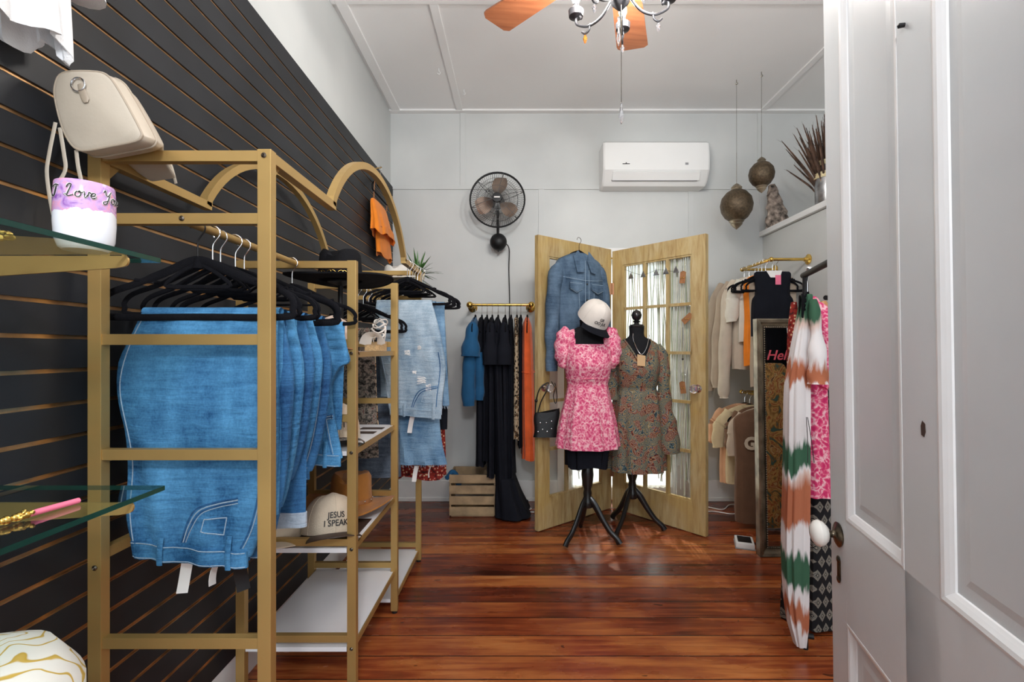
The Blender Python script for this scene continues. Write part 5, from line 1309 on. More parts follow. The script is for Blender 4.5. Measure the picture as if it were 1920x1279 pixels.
# ---------------------------------------------------------------- denim jacket on the left door
JM = V(.43, 3.395, 0); rzj = math.atan2(d_l.y, d_l.x)*.85
t = thing('denim_jacket', 'blue denim jacket on a hanger hooked over the left glazed door', 'jacket', (JM.x, JM.y, 1.20), rzj)
def jl_(x, y, z): return V(x, y, z)
bm = BM(); drape(bm, [(1.925, 0, 0, .055, .030, .001), (1.90, 0, 0, .12, .045, .002), (1.865, 0, 0, .185, .055, .003), (1.80, 0, 0, .205, .065, .005), (1.62, 0, 0, .20, .070, .008), (1.40, 0, 0, .195, .072, .010), (1.24, 0, 0, .20, .070, .012)], seed=5, folds=6, n=60, c=(0, 0), p=.8)
for v in bm.verts: v.co.z -= 1.20
obj('body', bm, j5, t, world=False)
for s_ in (-1, 1):
    bm = BM(); sleeve(bm, [V(s_*.140, 0, .650), V(s_*.205, .0, .56), V(s_*.235, 0, .35), V(s_*.245, 0, .12), V(s_*.245, 0, -.045 if s_ < 0 else -.10)], [(.035, .030), (.056, .046), (.052, .045), (.048, .042), (.040, .035)], amp=.006, seed=s_+4); obj('sleeve', bm, j5, t, world=False)
    bm = BM(); sleeve(bm, [V(s_*.245, 0, -.04 if s_ < 0 else -.095), V(s_*.245, 0, -.10 if s_ < 0 else -.15)], [(.043, .038), (.043, .038)], amp=.001); obj('cuff', bm, j5, t, world=False)
    # collar leaf
    bm = BM(); slab(bm, [V(s_*.012, -.075, .655), V(s_*.050, -.045, .735), V(s_*.095, -.050, .69), V(s_*.085, -.078, .575), V(s_*.035, -.088, .58)], (0, 1, .2), .007); obj('collar', bm, j5, t, world=False)
    # flap pocket
    bm = BM(); slab(bm, [V(s_*.045, -.082, .505), V(s_*.150, -.078, .505), V(s_*.150, -.080, .465), V(s_*.098, -.084, .440), V(s_*.045, -.084, .465)], (0, 1, 0), .006); pk = obj('flap_pocket', bm, j5, t, world=False)
    bm = BM(); sweep(bm, [V(s_*.045, -.0855, .46), V(s_*.098, -.088, .436), V(s_*.150, -.084, .46)], .0014, 5); sweep(bm, [V(s_*.045, -.0855, .500), V(s_*.150, -.082, .500)], .0014, 5); obj('stitching', bm, thread_m, pk, world=False)
bm = BM(); sweep(bm, [V(-.012, -.078, .66), V(-.014, -.082, .40), V(-.014, -.082, .06)], .0016, 5); sweep(bm, [V(.022, -.078, .60), V(.022, -.082, .06)], .0016, 5)
sweep(bm, smooth_path([V(-.195, -.035, .545), V(-.10, -.074, .53), V(0, -.078, .525), V(.10, -.074, .53), V(.195, -.035, .545)], 4), .0016, 5)
for s_ in (-1, 1): sweep(bm, [V(s_*.07, -.079, .44), V(s_*.045, -.079, .06)], .0014, 5)
obj('seams', bm, thread_m, t, world=False)
bm = BM(); slab(bm, [V(-.035, -.030, .715), V(.035, -.030, .715), V(.03, -.062, .60), V(-.02, -.068, .60)], (0, 1, 0), .003); o = obj('lining', bm, snake_m, t, world=False); o['label'] = 'patterned neck lining'
for k_ in range(4):
    bm = BM(); lathe_ax(bm, [(.001, 0), (.006, 0), (.005, .003), (.001, .004)], (.004, -.080, .50-.11*k_), (0, -1, 0), 10); obj('button', bm, agedsteel_m, t, world=False)
hg = hanger('thin hanger hooked over the left glazed door holding the denim jacket', (JM.x, JM.y+.0, 2.015), rzj, wd=.16, hook=agedsteel_m)
# ---------------------------------------------------------------- dress forms
def form(label, x, y, zt_, zbot, feet, ry=.0):
    t = thing('dress_form', label, 'mannequin', (x, y, 0))
    bm = BM(); lathe(bm, [(.001, .215), (.030, .215), (.038, .23), (.034, .26), (.026, .285), (.028, .31), (.023, .335), (.034, .37), (.040, .43), (.035, .50), (.022, .535), (.020, .56), (.028, .575), (.022, .59), (.014, .60), (.014, zbot+.1), (.001, zbot+.1)], (0, 0, 0), 24); obj('turned_pole', bm, blackwood_m, t, world=False)
    for a in feet:
        d = V(cos(a), sin(a), 0)
        P = smooth_path([d*.012+V(0, 0, .27), d*.05+V(0, 0, .235), d*.10+V(0, 0, .155), d*.15+V(0, 0, .085), d*.195+V(0, 0, .045), d*.215+V(0, 0, .016)], 4)
        n_ = len(P); bm = BM(); sweep(bm, P, [(.015, .028-.010*sin(PI*i/(n_-1)*.8)) for i in range(n_)], 10); obj('leg', bm, blackwood_m, t, world=False)
    return t
def torso(t, top, sh, m):
    """top = neck height, sh = shoulder height (local z)"""
    bm = BM(); n = 36
    rows = [(top, .052, .050, 0), (top-.05, .050, .050, 0), (sh+.03, .062, .056, 0), (sh+.005, .10, .060, 0), (sh-.03, .135, .072, 0), (sh-.09, .145, .092, 0), (sh-.17, .145, .115, -.012), (sh-.26, .132, .104, -.004), (sh-.35, .120, .092, 0), (sh-.42, .128, .10, 0), (sh-.52, .162, .118, 0), (sh-.62, .165, .12, 0), (sh-.66, .15, .11, 0), (sh-.67, .02, .02, 0)]
    R = interp([list(r) for r in rows], 44); rs = []
    for z, a_, b_, dy in R: rs.append([V(a_*math.copysign(abs(cos(q))**.85, cos(q)), dy+b_*sin(q), z) for q in [2*PI*k_/n for k_ in range(n)]])
    rings(bm, rs); return obj('torso', bm, m, t, world=False)
# form 1: pink dress and cap
F1 = V(.452, 3.14, 0)
t = form('black dress form on a turned tripod stand wearing the pink dress', F1.x, F1.y, 0, .62, [math.radians(a) for a in (222, -28, 95)])
torso(t, 1.44, 1.365, skin_m)
bm = BM(); drape(bm, [(.80, 0, 0, .16, .11, .004), (.66, 0, 0, .145, .105, .010), (.485, -.005, 0, .130, .10, .014)], seed=15, folds=9, n=72, hem=.008, c=(0, 0)); obj('skirt_cloth', bm, blkcloth_m, t, world=False)
bm = BM(); cyl(bm, (.0, -.09, .66), (.0, -.09, .52), .0012, 5); cyl(bm, (0, 0, .60), (0, 0, .72), .010, 10); obj('pull_string', bm, paper_m, t, world=False)
T_ = thing('dress', 'pink floral dress with puff sleeves on the left dress form', 'dress', (F1.x, F1.y, .615))
def cloth_torso(rows, n=110, folds=9, seed=1, cut=None, steps=84):
    bm = BM(); R = interp([list(map(float, r)) for r in rows], steps); rs = []; rnd = random.Random(seed); ph = rnd.uniform(0, 6)
    for i, (z, a_, b_, dy, amp) in enumerate(R):
        ring = []
        for k_ in range(n):
            q = 2*PI*k_/n; f = 1+amp*(sin(folds*q+ph+.5*sin(z*9))*.7+.3*sin(2*folds*q+1+z*3))
            ring.append(V(a_*f*math.copysign(abs(cos(q))**.85, cos(q)), dy+b_*f*sin(q), z))
        rs.append(ring)
    last = rs[-1]; rs.append([V(p.x*.96, p.y*.96, p.z+.004) for p in last]); rs.append([V(p.x*.93, p.y*.93, p.z+.06) for p in last])
    rings(bm, rs, False, True)
    if cut:
        dl_ = [f for f in bm.faces if cut(*f.calc_center_median())]
        bmesh.ops.delete(bm, geom=dl_, context='FACES')
    return bm
def up_neck(lo, pw): return lambda q: (-lo*max(0, -sin(q))**pw)
rows = [(.775, .070, .058, 0, 0), (.770, .085, .064, 0, 0), (.755, .125, .074, 0, 0), (.73, .150, .086, 0, 0), (.66, .158, .116, 0, 0), (.60, .158, .136, -.002, .004), (.53, .154, .142, -.012, .006), (.45, .142, .118, -.004, .010), (.415, .134, .104, 0, .012), (.395, .133, .102, 0, .015), (.36, .138, .108, 0, .03), (.27, .156, .125, 0, .05), (.15, .182, .145, 0, .06), (.0, .205, .165, 0, .06)]
bm = cloth_torso(rows, seed=4, cut=lambda x, y, z: z > .665 and abs(x) < .092)
obj('bodice_and_skirt', bm, pinkdress_m, T_, world=False)
for s_ in (-1, 1):
    bm = BM(); P = [V(s_*.118, -.01, .752), V(s_*.140, -.01, .735), V(s_*.152, -.01, .69), V(s_*.156, -.01, .61), V(s_*.150, -.01, .55), V(s_*.145, 0, .525)]
    sleeve(bm, P, [(.03, .03), (.052, .050), (.060, .060), (.062, .062), (.050, .050), (.034, .034)], amp=.005, n=24, seed=s_+7); obj('puff_sleeve', bm, pinkdress_m, T_, world=False)
bm = BM(); sweep(bm, [V(.144*cos(q), -.0+.120*sin(q)-.003, .447) for q in [2*PI*k_/36 for k_ in range(36)]], .003, 5, closed=True); obj('underbust_seam', bm, pinkdress_m, T_, world=False)
o = cap('off white cap with dark lettering hanging over the neck of the pink dressed form', (F1.x+.025, F1.y-.035, 1.435), .35, (.60, .25), capw_m, blkcloth_m, 1.16, 'GR\nOO JUL', .024)
# form 2: paisley dress
F2 = V(.79, 3.33, 0)
t = form('black dress form with ball finial wearing the paisley dress', F2.x, F2.y, 0, .50, [math.radians(a) for a in (-14, 118, 228)])
tor = torso(t, 1.40, 1.30, skin_m)
for v in tor.data.vertices: v.co.x += .03
bm = BM(); lathe(bm, [(.050, 1.398), (.054, 1.405), (.046, 1.418), (.020, 1.424), (.016, 1.432), (.028, 1.440), (.016, 1.448), (.030, 1.462), (.036, 1.485), (.028, 1.508), (.010, 1.52), (.001, 1.524)], (.03, 0, 0), 20); obj('finial', bm, blackwood_m, t, world=False)
T_ = thing('dress', 'muted paisley print long sleeved dress on the right dress form', 'dress', (F2.x+.03, F2.y, .42))
rows = [(.905, .060, .052, 0, 0), (.90, .075, .060, 0, 0), (.885, .115, .068, 0, 0), (.86, .146, .082, 0, 0), (.80, .158, .105, 0, .004), (.70, .158, .132, -.012, .010), (.60, .145, .118, 0, .02), (.565, .134, .105, 0, .025), (.545, .136, .107, 0, .03), (.50, .152, .125, 0, .06), (.36, .172, .14, 0, .075), (.16, .188, .155, 0, .08), (.0, .198, .16, 0, .08)]
bm = cloth_torso(rows, seed=9, folds=8, cut=lambda x, y, z: y < .02 and z > .715+abs(x-.0)*1.75); obj('bodice_and_skirt', bm, paisley_m, T_, world=False)
bm = BM(); sleeve(bm, [V(-.125, 0, .85), V(-.165, -.01, .74), V(-.180, -.02, .60), V(-.185, -.03, .48)], [(.05, .035), (.055, .045), (.045, .04), (.050, .04)], amp=.005, seed=3, n=20); obj('sleeve', bm, paisley_m, T_, world=False)
bm = BM(); sleeve(bm, [V(.125, 0, .85), V(.165, -.02, .74), V(.175, -.03, .60), V(.190, -.04, .40), V(.205, -.05, .28), V(.215, -.05, .12)], [(.05, .035), (.055, .045), (.042, .04), (.050, .04), (.065, .05), (.070, .05)], amp=.006, seed=5, n=20); obj('sleeve', bm, paisley_m, T_, world=False)
for s_ in (-1, 1):
    bm = BM(); sweep(bm, smooth_path([V(.004*s_, -.140, .712), V(.030*s_, -.132, .765), V(.060*s_, -.105, .825), V(.090*s_, -.050, .885), V(.080*s_, .03, .902)], 4), (.006, .005), 8, up=(0, 1, .5)); obj('neck_band', bm, paisley_m, T_, world=False)
t = thing('necklace', 'silver chain necklace with tan card tag on the neck of the paisley dressed form', 'necklace', (F2.x+.045, F2.y, 1.35))
bm = BM(); sweep(bm, smooth_path([V(F2.x-.005, F2.y-.045, 1.355), V(F2.x-.01, F2.y-.085, 1.30), V(F2.x+.025, F2.y-.135, 1.215), V(F2.x+.07, F2.y-.11, 1.26), V(F2.x+.105, F2.y-.05, 1.345)], 6), .0022, 6); obj('chain', bm, chrome_m, t)
bm = BM(); slab(bm, [V(F2.x-.002, F2.y-.150, 1.215), V(F2.x+.052, F2.y-.150, 1.205), V(F2.x+.048, F2.y-.155, 1.135), V(F2.x-.004, F2.y-.155, 1.140)], (0, 1, 0), .002); o = obj('card', bm, plain('tan card', (.62, .40, .20), .6), t); o['label'] = 'tan square card'
t = thing('earring_card', 'gold earrings on a small dark card beside the neck of the right dress form', 'earring card', L_r(.52, .02, 1.42))
bm = BM(); cyl(bm, L_r(.50, .012, 1.45), L_r(.50, .012, 1.36), .0012, 5)
for dx, dz in ((0, 0), (.012, -.02), (-.01, -.03), (.02, -.045)): ball(bm, L_r(.50+dx, .016, 1.385+dz), .010, n=8)
obj('earrings', bm, goldl_m, t)
# black handbag on the left door knob
kb = L_l(.052, .06, .985)
t = thing('handbag', 'small black studded handbag hanging from the left door knob', 'bag', (kb.x-.04, kb.y, .70))
bm = BM(); bx_, by_ = kb.x-.020, kb.y-.02; rs = []
for k_ in range(7):
    z = .655+.165*k_/6; wd = .082-.006*sin(k_); dp = .030*(1-.08*k_)
    rs.append([V(bx_+wd*math.copysign(abs(cos(q))**.5, cos(q))+.012*k_/6, by_+dp*math.copysign(abs(sin(q))**.6, sin(q)), z+(.03*max(0, cos(q))*k_/6)) for q in [2*PI*i/24 for i in range(24)]])
rings(bm, rs); obj('body', bm, plain('black patent leather', (.009, .009, .010), .35, bmp=.5, bscale=60, spec=.3), t)
bm = BM(); sweep(bm, smooth_path([V(bx_-.07, by_, .80), V(bx_-.062, by_, .90), V(bx_-.035, by_, .985), V(kb.x, kb.y, 1.020), V(bx_+.015, by_, .98), V(bx_-.03, by_, .89), V(bx_-.055, by_-.005, .80)], 5), .0045, 6); obj('strap', bm, blk_m, t)
for k_, (dx, dz) in enumerate(((-.05, .04), (-.02, .055), (.01, .04), (.04, .06), (-.035, .10), (.005, .10), (.04, .11))):
    bm = BM(); lathe_ax(bm, [(.001, 0), (.005, 0), (.004, .003), (.001, .004)], (bx_+dx, by_-.029, .655+dz), (0, -1, 0), 8); obj('stud', bm, chrome_m, t)
bm = BM(); ball(bm, (bx_-.062, by_, .90), .011, n=10); obj('strap_slider', bm, blk_m, t)
t = thing('keyring', 'small black tasselled key ring hanging beside the left door knob', 'key ring', (kb.x+.03, kb.y, .97))
bm = BM(); sweep(bm, smooth_path([V(kb.x+.022, kb.y-.01, 1.03), V(kb.x+.045, kb.y-.015, .98), V(kb.x+.035, kb.y-.012, .93), V(kb.x+.05, kb.y-.015, .88), V(kb.x+.06, kb.y-.012, .93), V(kb.x+.045, kb.y-.015, 1.02)], 5), .003, 6); obj('loop', bm, blk_m, t)
bm = BM(); sweep(bm, [V(kb.x+.048, kb.y-.02, 1.0), V(kb.x+.034, kb.y-.02, .955)], [(.008, .003), (.012, .003)], 6); obj('tag', bm, kraft_m, t)

# ---------------------------------------------------------------- brass rails on the right wall
def u_rail(label, z, y0, y1, x):
    t = thing('wall_rail', label, 'clothes rail', (XR, (y0+y1)/2, z))
    bm = BM(); sweep(bm, [V(XR-.004, y0, z), V(x+.02, y0, z), V(x, y0+.02, z), V(x, y1-.02, z), V(x+.02, y1, z), V(XR-.004, y1, z)], .0105, 12); obj('rod', bm, goldl_m, t)
    for y in (y0, y1):
        bm = BM(); lathe_ax(bm, [(.001, 0), (.036, 0), (.036, .006), (.018, .012), (.014, .03), (.001, .03)], (XR-.002, y, z), (-1, 0, 0), 20); obj('wall_flange', bm, goldl_m, t)
        bm = BM(); ball(bm, (x+.004, y, z), .017, n=12); obj('elbow', bm, goldl_m, t)
u_rail('upper brass pipe rail on the right wall below the ledge', 1.872, 3.33, 3.76, 1.75)
u_rail('lower brass pipe rail on the right wall behind the mirror', .915, 3.33, 3.76, 1.745)
def top_facing(name, label, cat, x, y, zt_, hem, m, hw=.19, sl=None, slx=.24, dep=.045, seed=0, group=None, collar=True, rz=0, srad=.045):
    t = thing(name, label, cat, (x, y, zt_), rz, group)
    bm = BM(); L = zt_-hem
    rows = [(0, 0, 0, .06, .012, 0), (-.018, 0, 0, .12, .02, .001), (-.055, 0, 0, hw*.95, dep*.6, .002), (-.12, 0, 0, hw, dep*.85, .004), (-L*.45, 0, 0, hw*.93, dep, .006), (-L*.8, 0, 0, hw*.95, dep, .008), (-L, 0, 0, hw*.93, dep*.9, .008)]
    drape(bm, rows, seed=seed, folds=6, n=60, c=(0, 0), hem=.004); obj('body', bm, m, t, world=False)
    if sl:
        for s_ in (-1, 1):
            q = (sl) if isinstance(sl, float) else sl
            bm = BM(); sleeve(bm, [V(s_*hw*.82, 0, -.045), V(s_*(hw+.02), 0, -.15), V(s_*(slx-.01), 0, -q*.55), V(s_*slx, 0, -q*.93), V(s_*slx, 0, -q)], [(.035, .03), (srad, .035), (srad, .035), (srad*.9, .035), (srad*.6, .025)], amp=.005, seed=seed+s_, n=18); obj('sleeve', bm, m, t, world=False)
    if collar:
        bm = BM(); sweep(bm, [V(.065*cos(q), -.008+.022*sin(q), -.004-.018*max(0, -sin(q))) for q in [2*PI*k_/24 for k_ in range(24)]], .005, 6, closed=True); obj('neckline', bm, m, t, world=False)
    return t
UT = 1.872+.0105-.020
GU = 'tops on the upper brass rail of the right wall'
def fh(lab, x, y, z, rz=0): return copy_thing(hc, lab, (x, y, z), rz, group='hangers on the right wall rails')
spec = [(3.72, 1.745, taupe_m, 'sweater', 'taupe long sleeved sweater furthest back on the upper rail', 'sweater', 1.16, .86, .19, .265),
        (3.64, 1.76, taupe_m, 'sweater', 'taupe ribbed sweater second from the back wall on the upper rail', 'sweater', 1.12, .83, .185, .255),
        (3.55, 1.755, sand_m, 'sweater', 'sand coloured sweater with long drooping sleeves on the upper rail', 'sweater', 1.10, .90, .18, .235),
        (3.50, 1.77, ivory_m, 'blouse', 'ivory frilled blouse in front of the sand sweater', 'blouse', 1.30, .34, .18, .215),
        (3.45, 1.78, orange2_m, 'tank_top', 'bright orange tank top peeping out behind the black tank top', 'tank top', 1.13, None, .16, 0),
        (3.40, 1.80, taupe_m, 'tunic', 'taupe tunic directly behind the black tank top', 'tunic', .98, None, .165, 0)]
for i, (y, x, m, nm, lab, cat, hem, sl, hw, slx) in enumerate(spec):
    top_facing(nm, lab, cat, x-.0, y, UT-.075, hem, m, hw, sl and (sl if sl < .5 else sl), slx or .24, seed=90+i, group=GU, srad=.045 if i < 3 else .05)
    fh('hanger of the '+lab.split(' on the')[0].split(' in front')[0].split(' peeping')[0], 1.75, y, UT, .04*((i % 3)-1))
# black tank with pink tag
t = thing('tank_top', 'black sleeveless tank top with pink tag at the front of the upper rail', 'tank top', (1.765, 3.335, UT-.075), group=GU)
bm = BM(); rows = [(0, 0, 0, .115, .010, 0), (-.02, 0, 0, .128, .02, .001), (-.09, 0, 0, .120, .030, .002), (-.16, 0, 0, .118, .036, .003), (-.22, 0, 0, .142, .040, .004), (-.45, 0, 0, .145, .042, .005)]
drape(bm, rows, seed=3, folds=5, n=48, c=(0, 0)); obj('body', bm, blkcloth_m, t, world=False)
bm = BM(); slab(bm, [V(-.055, -.022, .004), V(.055, -.022, .004), V(.035, -.032, -.045), V(-.030, -.032, -.045)], (0, 1, .3), .002); o = obj('neck_facing', bm, paper_m, t, world=False); o['label'] = 'pale inside of the neckline'
bm = BM(); box(bm, .0, .038, -.040, -.038, -.095, -.03); o = obj('price_tag', bm, pinkp_m, t, world=False); o['label'] = 'pink price tag'
fh('hanger of the black sleeveless tank top', 1.765, 3.335, UT); fh('bare hanger beside the black tank top', 1.80, 3.36, UT, .10); fh('bare hanger behind the black tank top', 1.735, 3.37, UT, -.08)
LT = .915+.0105-.020
GL = 'tees on the lower brass rail of the right wall'
for i, (y, x, m, lab, hem, sl, hw, slx) in enumerate(((3.70, 1.735, peach_m, 'peach tee furthest back on the lower rail', .22, .30, .19, .225), (3.62, 1.745, yel_m, 'pale straw tee second on the lower rail', .24, .32, .19, .235), (3.50, 1.755, brown_m, 'narrow dark brown tee between straw and tan tees', .20, .30, .175, .205), (3.43, 1.755, taupe_m, 'tan long tee behind the lettered brown shirt', .05, .34, .185, .215))):
    top_facing('t_shirt', lab, 't-shirt', x, y, LT-.075, hem, m, hw, sl, slx, seed=120+i, group=GL, srad=.055)
    fh('hanger of the '+lab.split(' on the')[0].split(' furthest')[0].split(' second')[0], 1.745, y, LT, .03*i-.04)
t = top_facing('t_shirt', 'long brown shirt with cream letter G on the lower rail', 't-shirt', 1.705, 3.355, LT-.075, .045, brown_m, .20, None, .2, seed=130, group=GL)
o = obj('lettering', text_bm('GO', .115, lambda x, y, z: V(-.150+x, -.052-z, -.235+y), bold=.006, align='LEFT', ext=.001), cream_m, t, world=False); o['label'] = 'cream block letters'
fh('hanger of the long brown lettered shirt', 1.76, 3.355, LT)

# ---------------------------------------------------------------- standing mirror
M0 = V(1.452, 2.90, .0); MW, MH = .285, 1.435
t = thing('mirror', 'tall antique silver framed mirror standing on the floor with pink lettering', 'mirror', (M0.x+MW/2, M0.y, 0), 0.0)
lean = .03
def mb(x, y, z): return V(M0.x+x, M0.y+y+z*lean, z)
def frame_ring(profile, m, name, nn=None):
    bm = BM(); rs = []
    for off, y in profile: rs.append([mb(off, y, off), mb(MW-off, y, off), mb(MW-off, y, MH-off), mb(off, y, MH-off)])
    rings(bm, rs, False, False); return obj(name, bm, m, t, smooth=False)
frame_ring([(0, .03), (0, -.018), (.006, -.026), (.022, -.022), (.030, -.010), (.042, -.004), (.046, .0)], antique_m, 'frame')
frame_ring([(.046, .0), (.048, -.006), (.054, -.006), (.058, .006)], plain('dark antique inner band', (.05, .04, .03), .4, .4), 'inner_band')
bm = BM(); N_ = 120
for k_ in range(95):
    z = .052+(MH-.104)*k_/94
    ball(bm, mb(.051, -.008, z), .0035, n=6); ball(bm, mb(MW-.051, -.008, z), .0035, n=6)
for k_ in range(17):
    x = .052+(MW-.104)*k_/16
    ball(bm, mb(x, -.008, .051), .0035, n=6); ball(bm, mb(x, -.008, MH-.051), .0035, n=6)
obj('beading', bm, antique_m, t)
bm = BM(); slab(bm, [mb(.056, .004, .056), mb(MW-.056, .004, .056), mb(MW-.056, .004, MH-.056), mb(.056, .004, MH-.056)], (0, 1, -lean), .003); obj('mirror_glass', bm, mirror_m, t, smooth=False)
bm = BM(); slab(bm, [mb(.0, .03, .0), mb(MW, .03, 0), mb(MW, .03, MH), mb(0, .03, MH)], (0, 1, -lean), .004); obj('backing', bm, dkbrown_m, t, smooth=False)
o = obj('lettering', text_bm('Hello', .085, lambda x, y, z: mb(.064+x, .0015-z, 1.21+y), shear=.3, bold=.0008, align='LEFT', ext=.0004), red_m, t); o['label'] = 'rose red slanted lettering on the glass'
# device on the floor
t = thing('card_reader', 'small white device with black screen lying on the floor beside the mirror', 'device', (1.44, 3.06, 0), -.35)
bm = BM(); box(bm, -.055, .055, -.075, .075, .004, .034, .012); obj('case', bm, acw_m, t, world=False)
bm = BM(); box(bm, -.040, .040, -.045, .058, .033, .0355, .001); obj('screen', bm, blk_m, t, world=False)
bm = BM(); box(bm, -.058, .058, -.080, .078, .0, .006, .002); obj('foot', bm, grey_m, t, world=False)
for i, P in enumerate(([(1.30, 3.72, .006), (1.45, 3.80, .006), (1.58, 3.72, .006), (1.70, 3.84, .006), (1.85, 3.80, .006)], [(1.32, 3.62, .006), (1.48, 3.68, .006), (1.62, 3.62, .006), (1.74, 3.72, .006), (1.88, 3.70, .006)])):
    bm = BM(); sweep(bm, smooth_path([V(*p) for p in P], 6), .004, 6); tag(obj('cable', bm, acw_m, loc=P[0]), ['white cable on the floor nearest the back wall baseboard', 'second white cable on the floor in front of the first, right of the screen'][i], 'cable')

# ---------------------------------------------------------------- black garment rack behind the white door
RA, RB = V(1.205, 2.03, 1.560), V(.985, 1.30, 1.560)
t = thing('garment_rack', 'black steel garment rack partly hidden by the open white door', 'clothing rack', (1.1, 1.67, 0))
bm = BM(); cyl(bm, RA, RB, .0125, 14); obj('rod', bm, blk_m, t)
dr_ = (RB-RA).normalized(); sd = V(-dr_.y, dr_.x, 0)
for nm, p in (('far', RA+dr_*.03), ('near', RB-dr_*.03)):
    bm = BM(); cyl(bm, (p.x, p.y, .055 if nm == 'near' else 0), (p.x, p.y, 1.552), .011, 12); obj('upright', bm, blk_m, t)
    bm = BM(); hs = .03 if nm == 'far' else .19; cyl(bm, V(p.x, p.y, .055)-sd*hs, V(p.x, p.y, .055)+sd*hs, .011, 12); obj('foot_bar', bm, blk_m, t)
    for s_ in ((-1, 1) if nm == 'near' else ()):
        c_ = V(p.x, p.y, .022)+sd*(hs-.01)*s_; bm = BM(); lathe_ax(bm, [(.001, -.010), (.020, -.010), (.0225, -.004), (.0225, .004), (.020, .010), (.001, .010)], c_, (1, 0, 0), 16); cyl(bm, c_+V(0, 0, .01), c_+V(0, 0, .035), .005, 8); obj('castor', bm, blk_m, t)
for q in (.0, .085):
    bm = BM(); p = RA+dr_*q+V(0, 0, .016 if q else 0); ball(bm, p, .012, n=12); obj('chrome_ball', bm, chrome_m, t)
RKT = 1.560+.0125-.020
GR_ = 'dresses on the black garment rack'
def rack_h(lab, s, rz): p = RA+dr_*s; return copy_thing(hc, lab, (p.x, p.y, RKT), rz, group='hangers on the black garment rack')
va = math.atan2(2.0, 1.2)      # nearly edge on
# tie dye maxi dress
p0 = V(1.150, 1.98, 0)
T_ = thing('maxi_dress', 'white, rust and green tie dye maxi dress nearest the camera left of the white door', 'dress', (p0.x-.005, p0.y, 0), group=GR_)
ch_ = hanger('narrow black hanger of the tie dye maxi dress on the black rack', (1.195, 1.985, RKT), va-.2, wd=.085, drop=.105, group='hangers on the black garment rack')
bm = BM(); rows = [(1.475, .045, 0, .010, .02, 0), (1.46, .043, 0, .016, .03, .001), (1.36, .030, 0, .024, .03, .003), (1.20, .014, 0, .036, .035, .004), (1.08, .006, 0, .044, .04, .005), (.90, .004, 0, .045, .042, .005), (.70, .002, 0, .046, .042, .006), (.45, -.002, 0, .047, .042, .007), (.25, .0, 0, .042, .04, .007), (.12, .008, 0, .034, .035, .006), (.03, .016, 0, .020, .025, .003)]
drape(bm, rows, seed=44, folds=7, n=72, steps=60, c=(0, 0)); obj('body', bm, tiedye_m, T_, world=False)
bm = BM(); sleeve(bm, [V(.045, -.04, 1.45), V(.055, -.05, 1.30), V(.055, -.055, 1.18), V(.055, -.055, 1.11)], [(.016, .016), (.026, .02), (.036, .03), (.042, .034)], amp=.005, n=20); obj('sleeve', bm, tiedye_m, T_, world=False)
bm = BM()
for dx in (-.0, .016): sweep(bm, smooth_path([V(-.004+dx*.3, -.078, .98), V(.0+dx, -.080, .88), V(.0+dx*1.6, -.080, .80)], 4), .0014, 5)
o = obj('tie_cord', bm, ink_m, T_, world=False)
# pink floral dress
p1 = RA+dr_*.012
T_ = thing('dress', 'magenta floral dress behind the tie dye dress on the black rack', 'dress', (1.262, 2.07, 0), group=GR_)
copy_thing(ch_, 'narrow hanger of the magenta floral dress at the end of the black rack', (1.215, 2.05, RKT), .9)
bm = BM(); drape(bm, [(1.475, 0, 0, .015, .02, 0), (1.44, .0, 0, .03, .04, .002), (1.30, .0, 0, .045, .06, .004), (1.05, .005, 0, .048, .06, .005), (.80, .008, 0, .052, .065, .006), (.625, .01, 0, .058, .07, .007)], seed=45, folds=6, n=60, c=(0, 0)); obj('body', bm, magenta_m, T_, world=False)
bm = BM(); sleeve(bm, [V(.0, -.04, 1.44), V(.02, -.055, 1.37), V(.035, -.06, 1.25), V(.032, -.06, 1.15), V(.01, -.06, 1.09)], [(.02, .02), (.038, .03), (.045, .036), (.042, .034), (.025, .022)], amp=.005, n=20); obj('sleeve', bm, magenta_m, T_, world=False)
# dark floral strappy top left of them
T_ = thing('camisole', 'rust and black camisole hanging behind the tie dye dress', 'camisole', (1.205, 2.10, 0), group=GR_)
bm = BM(); drape(bm, [(1.455, 0, 0, .010, .012, 0), (1.30, .0, 0, .022, .03, .003), (1.05, .0, 0, .024, .03, .005)], seed=46, folds=5, n=40, c=(0, 0)); obj('body', bm, redfloral_m, T_, world=False)
# black and grey patterned long skirt dress
p2 = V(1.415, 2.20, 0)
T_ = thing('maxi_dress', 'black and grey diamond print maxi dress behind the door knob', 'dress', (p2.x, p2.y, 0), group=GR_)
bm = BM(); drape(bm, [(1.46, -.02, 0, .05, .03, 0), (1.42, -.02, 0, .09, .06, .002), (1.25, 0, 0, .13, .08, .006), (.95, .0, 0, .145, .09, .010), (.60, .0, 0, .165, .10, .016), (.30, .0, 0, .175, .11, .02), (.015, .0, 0, .185, .115, .022)], seed=47, folds=6, n=72, steps=44, c=(0, 0), hem=.006); obj('body', bm, geo_m, T_, world=False)
bm = BM(); sweep(bm, [V(p2.x-.04, p2.y-.05, 1.48), V(p2.x+.2, p2.y+.05, 1.48)], .011); o = tag(obj('rack_arm', bm, blk_m, loc=(p2.x, p2.y, 1.46)), 'lower black arm of a second rack behind the diamond print dress', 'rack arm')
# camel top between
T_ = thing('camisole', 'camel satin camisole between the magenta and diamond print dresses', 'camisole', (1.335, 2.10, 0), group=GR_)
bm = BM(); drape(bm, [(1.46, 0, 0, .010, .01, 0), (1.40, .0, 0, .028, .02, .003), (1.20, .0, 0, .035, .025, .005)], seed=48, folds=5, n=40, c=(0, 0)); obj('body', bm, plain('camel satin', (.42, .21, .08), .35, var=.1), T_, world=False)
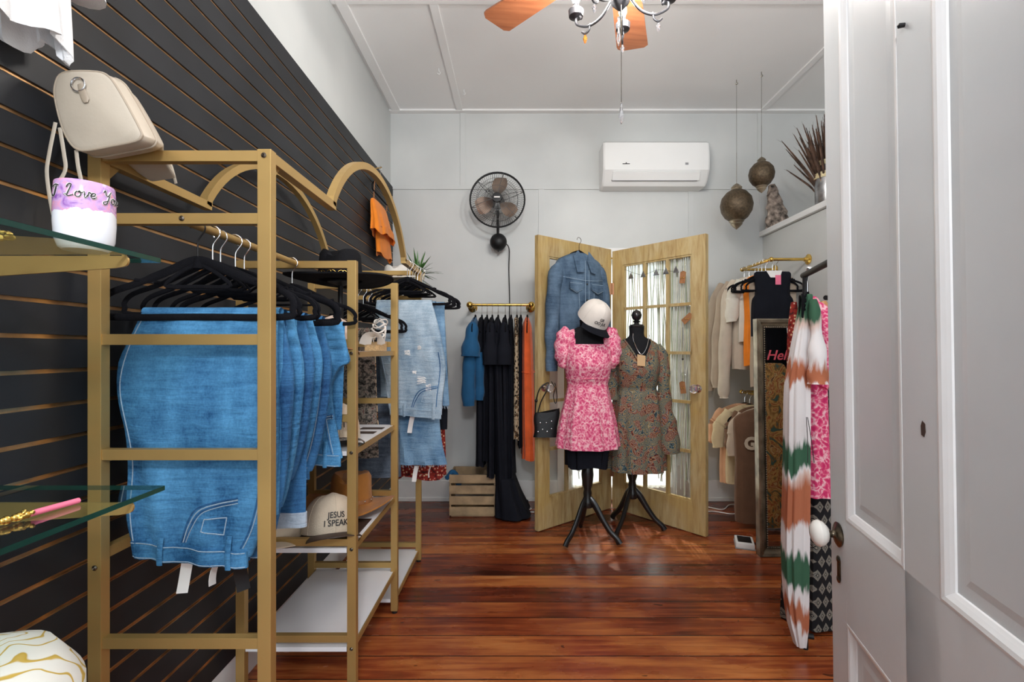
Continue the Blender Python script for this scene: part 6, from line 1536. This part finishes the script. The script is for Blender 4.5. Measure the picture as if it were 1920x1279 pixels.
# ochre marbled dress seen only in the mirror, hung on the right wall
T_ = thing('blouse', 'black blouse seen reflected above the marbled dress in the mirror', 'blouse', (1.83, 2.30, 1.3))  # unseen black cloth, added so the upper mirror reflects dark
bm = BM(); drape(bm, [(1.74, 0, 0, .05, .015, 0), (1.71, 0, 0, .14, .03, .002), (1.4, 0, 0, .17, .04, .006), (1.0, 0, 0, .18, .035, .008)], seed=52, folds=6, n=60, c=(0, 0))
for v in bm.verts: v.co.z -= 1.3
obj('body', bm, blkcloth_m, T_, world=False)
T_ = thing('dress', 'ochre marbled print dress seen reflected in the standing mirror', 'dress', (1.83, 2.36, 0))
bm = BM(); drape(bm, [(1.18, 0, 0, .06, .02, 0), (1.15, 0, 0, .12, .04, .002), (.9, 0, 0, .16, .06, .008), (.5, 0, 0, .17, .07, .012), (.02, 0, 0, .18, .07, .014)], seed=51, folds=7, n=70, c=(0, 0)); obj('body', bm, marble_m, T_, world=False)
tt = thing('wall_hook', 'black wall hook of the marbled dress on the right wall', 'hook', (XR, 2.345, 1.78)); bm = BM(); sweep(bm, smooth_path([V(XR, 2.345, 1.78), V(1.9, 2.335, 1.79), V(1.83, 2.33, 1.78), V(1.83, 2.345, 1.17)], 4), .005, 8); obj('arm', bm, blk_m, tt)
# glowing globe added behind the camera, out of view, to brighten the room
t = thing('pendant_lamp', 'opal globe pendant lamp in the front part of the room', 'lamp', (.1, -.75, ZC))
bm = BM(); lathe(bm, [(.001, 0), (.06, 0), (.05, -.03), (.004, -.035), (.004, -.74), (.03, -.745), (.04, -.78), (.001, -.78)], (.1, -.75, ZC), 24); obj('stem', bm, pewter_m, t)
gm, nt, b = new_mat('lit opal glass', .3); b.inputs['Emission Color'].default_value = (.95, .97, 1, 1); b.inputs['Emission Strength'].default_value = PEND_E
bm = BM(); ball(bm, (.1, -.75, ZC-.90), .14, n=32); obj('globe', bm, gm, t)
for o in bpy.data.objects:
    for k_ in ('_wl', '_rz', '_seat'):
        if k_ in o: del o[k_]
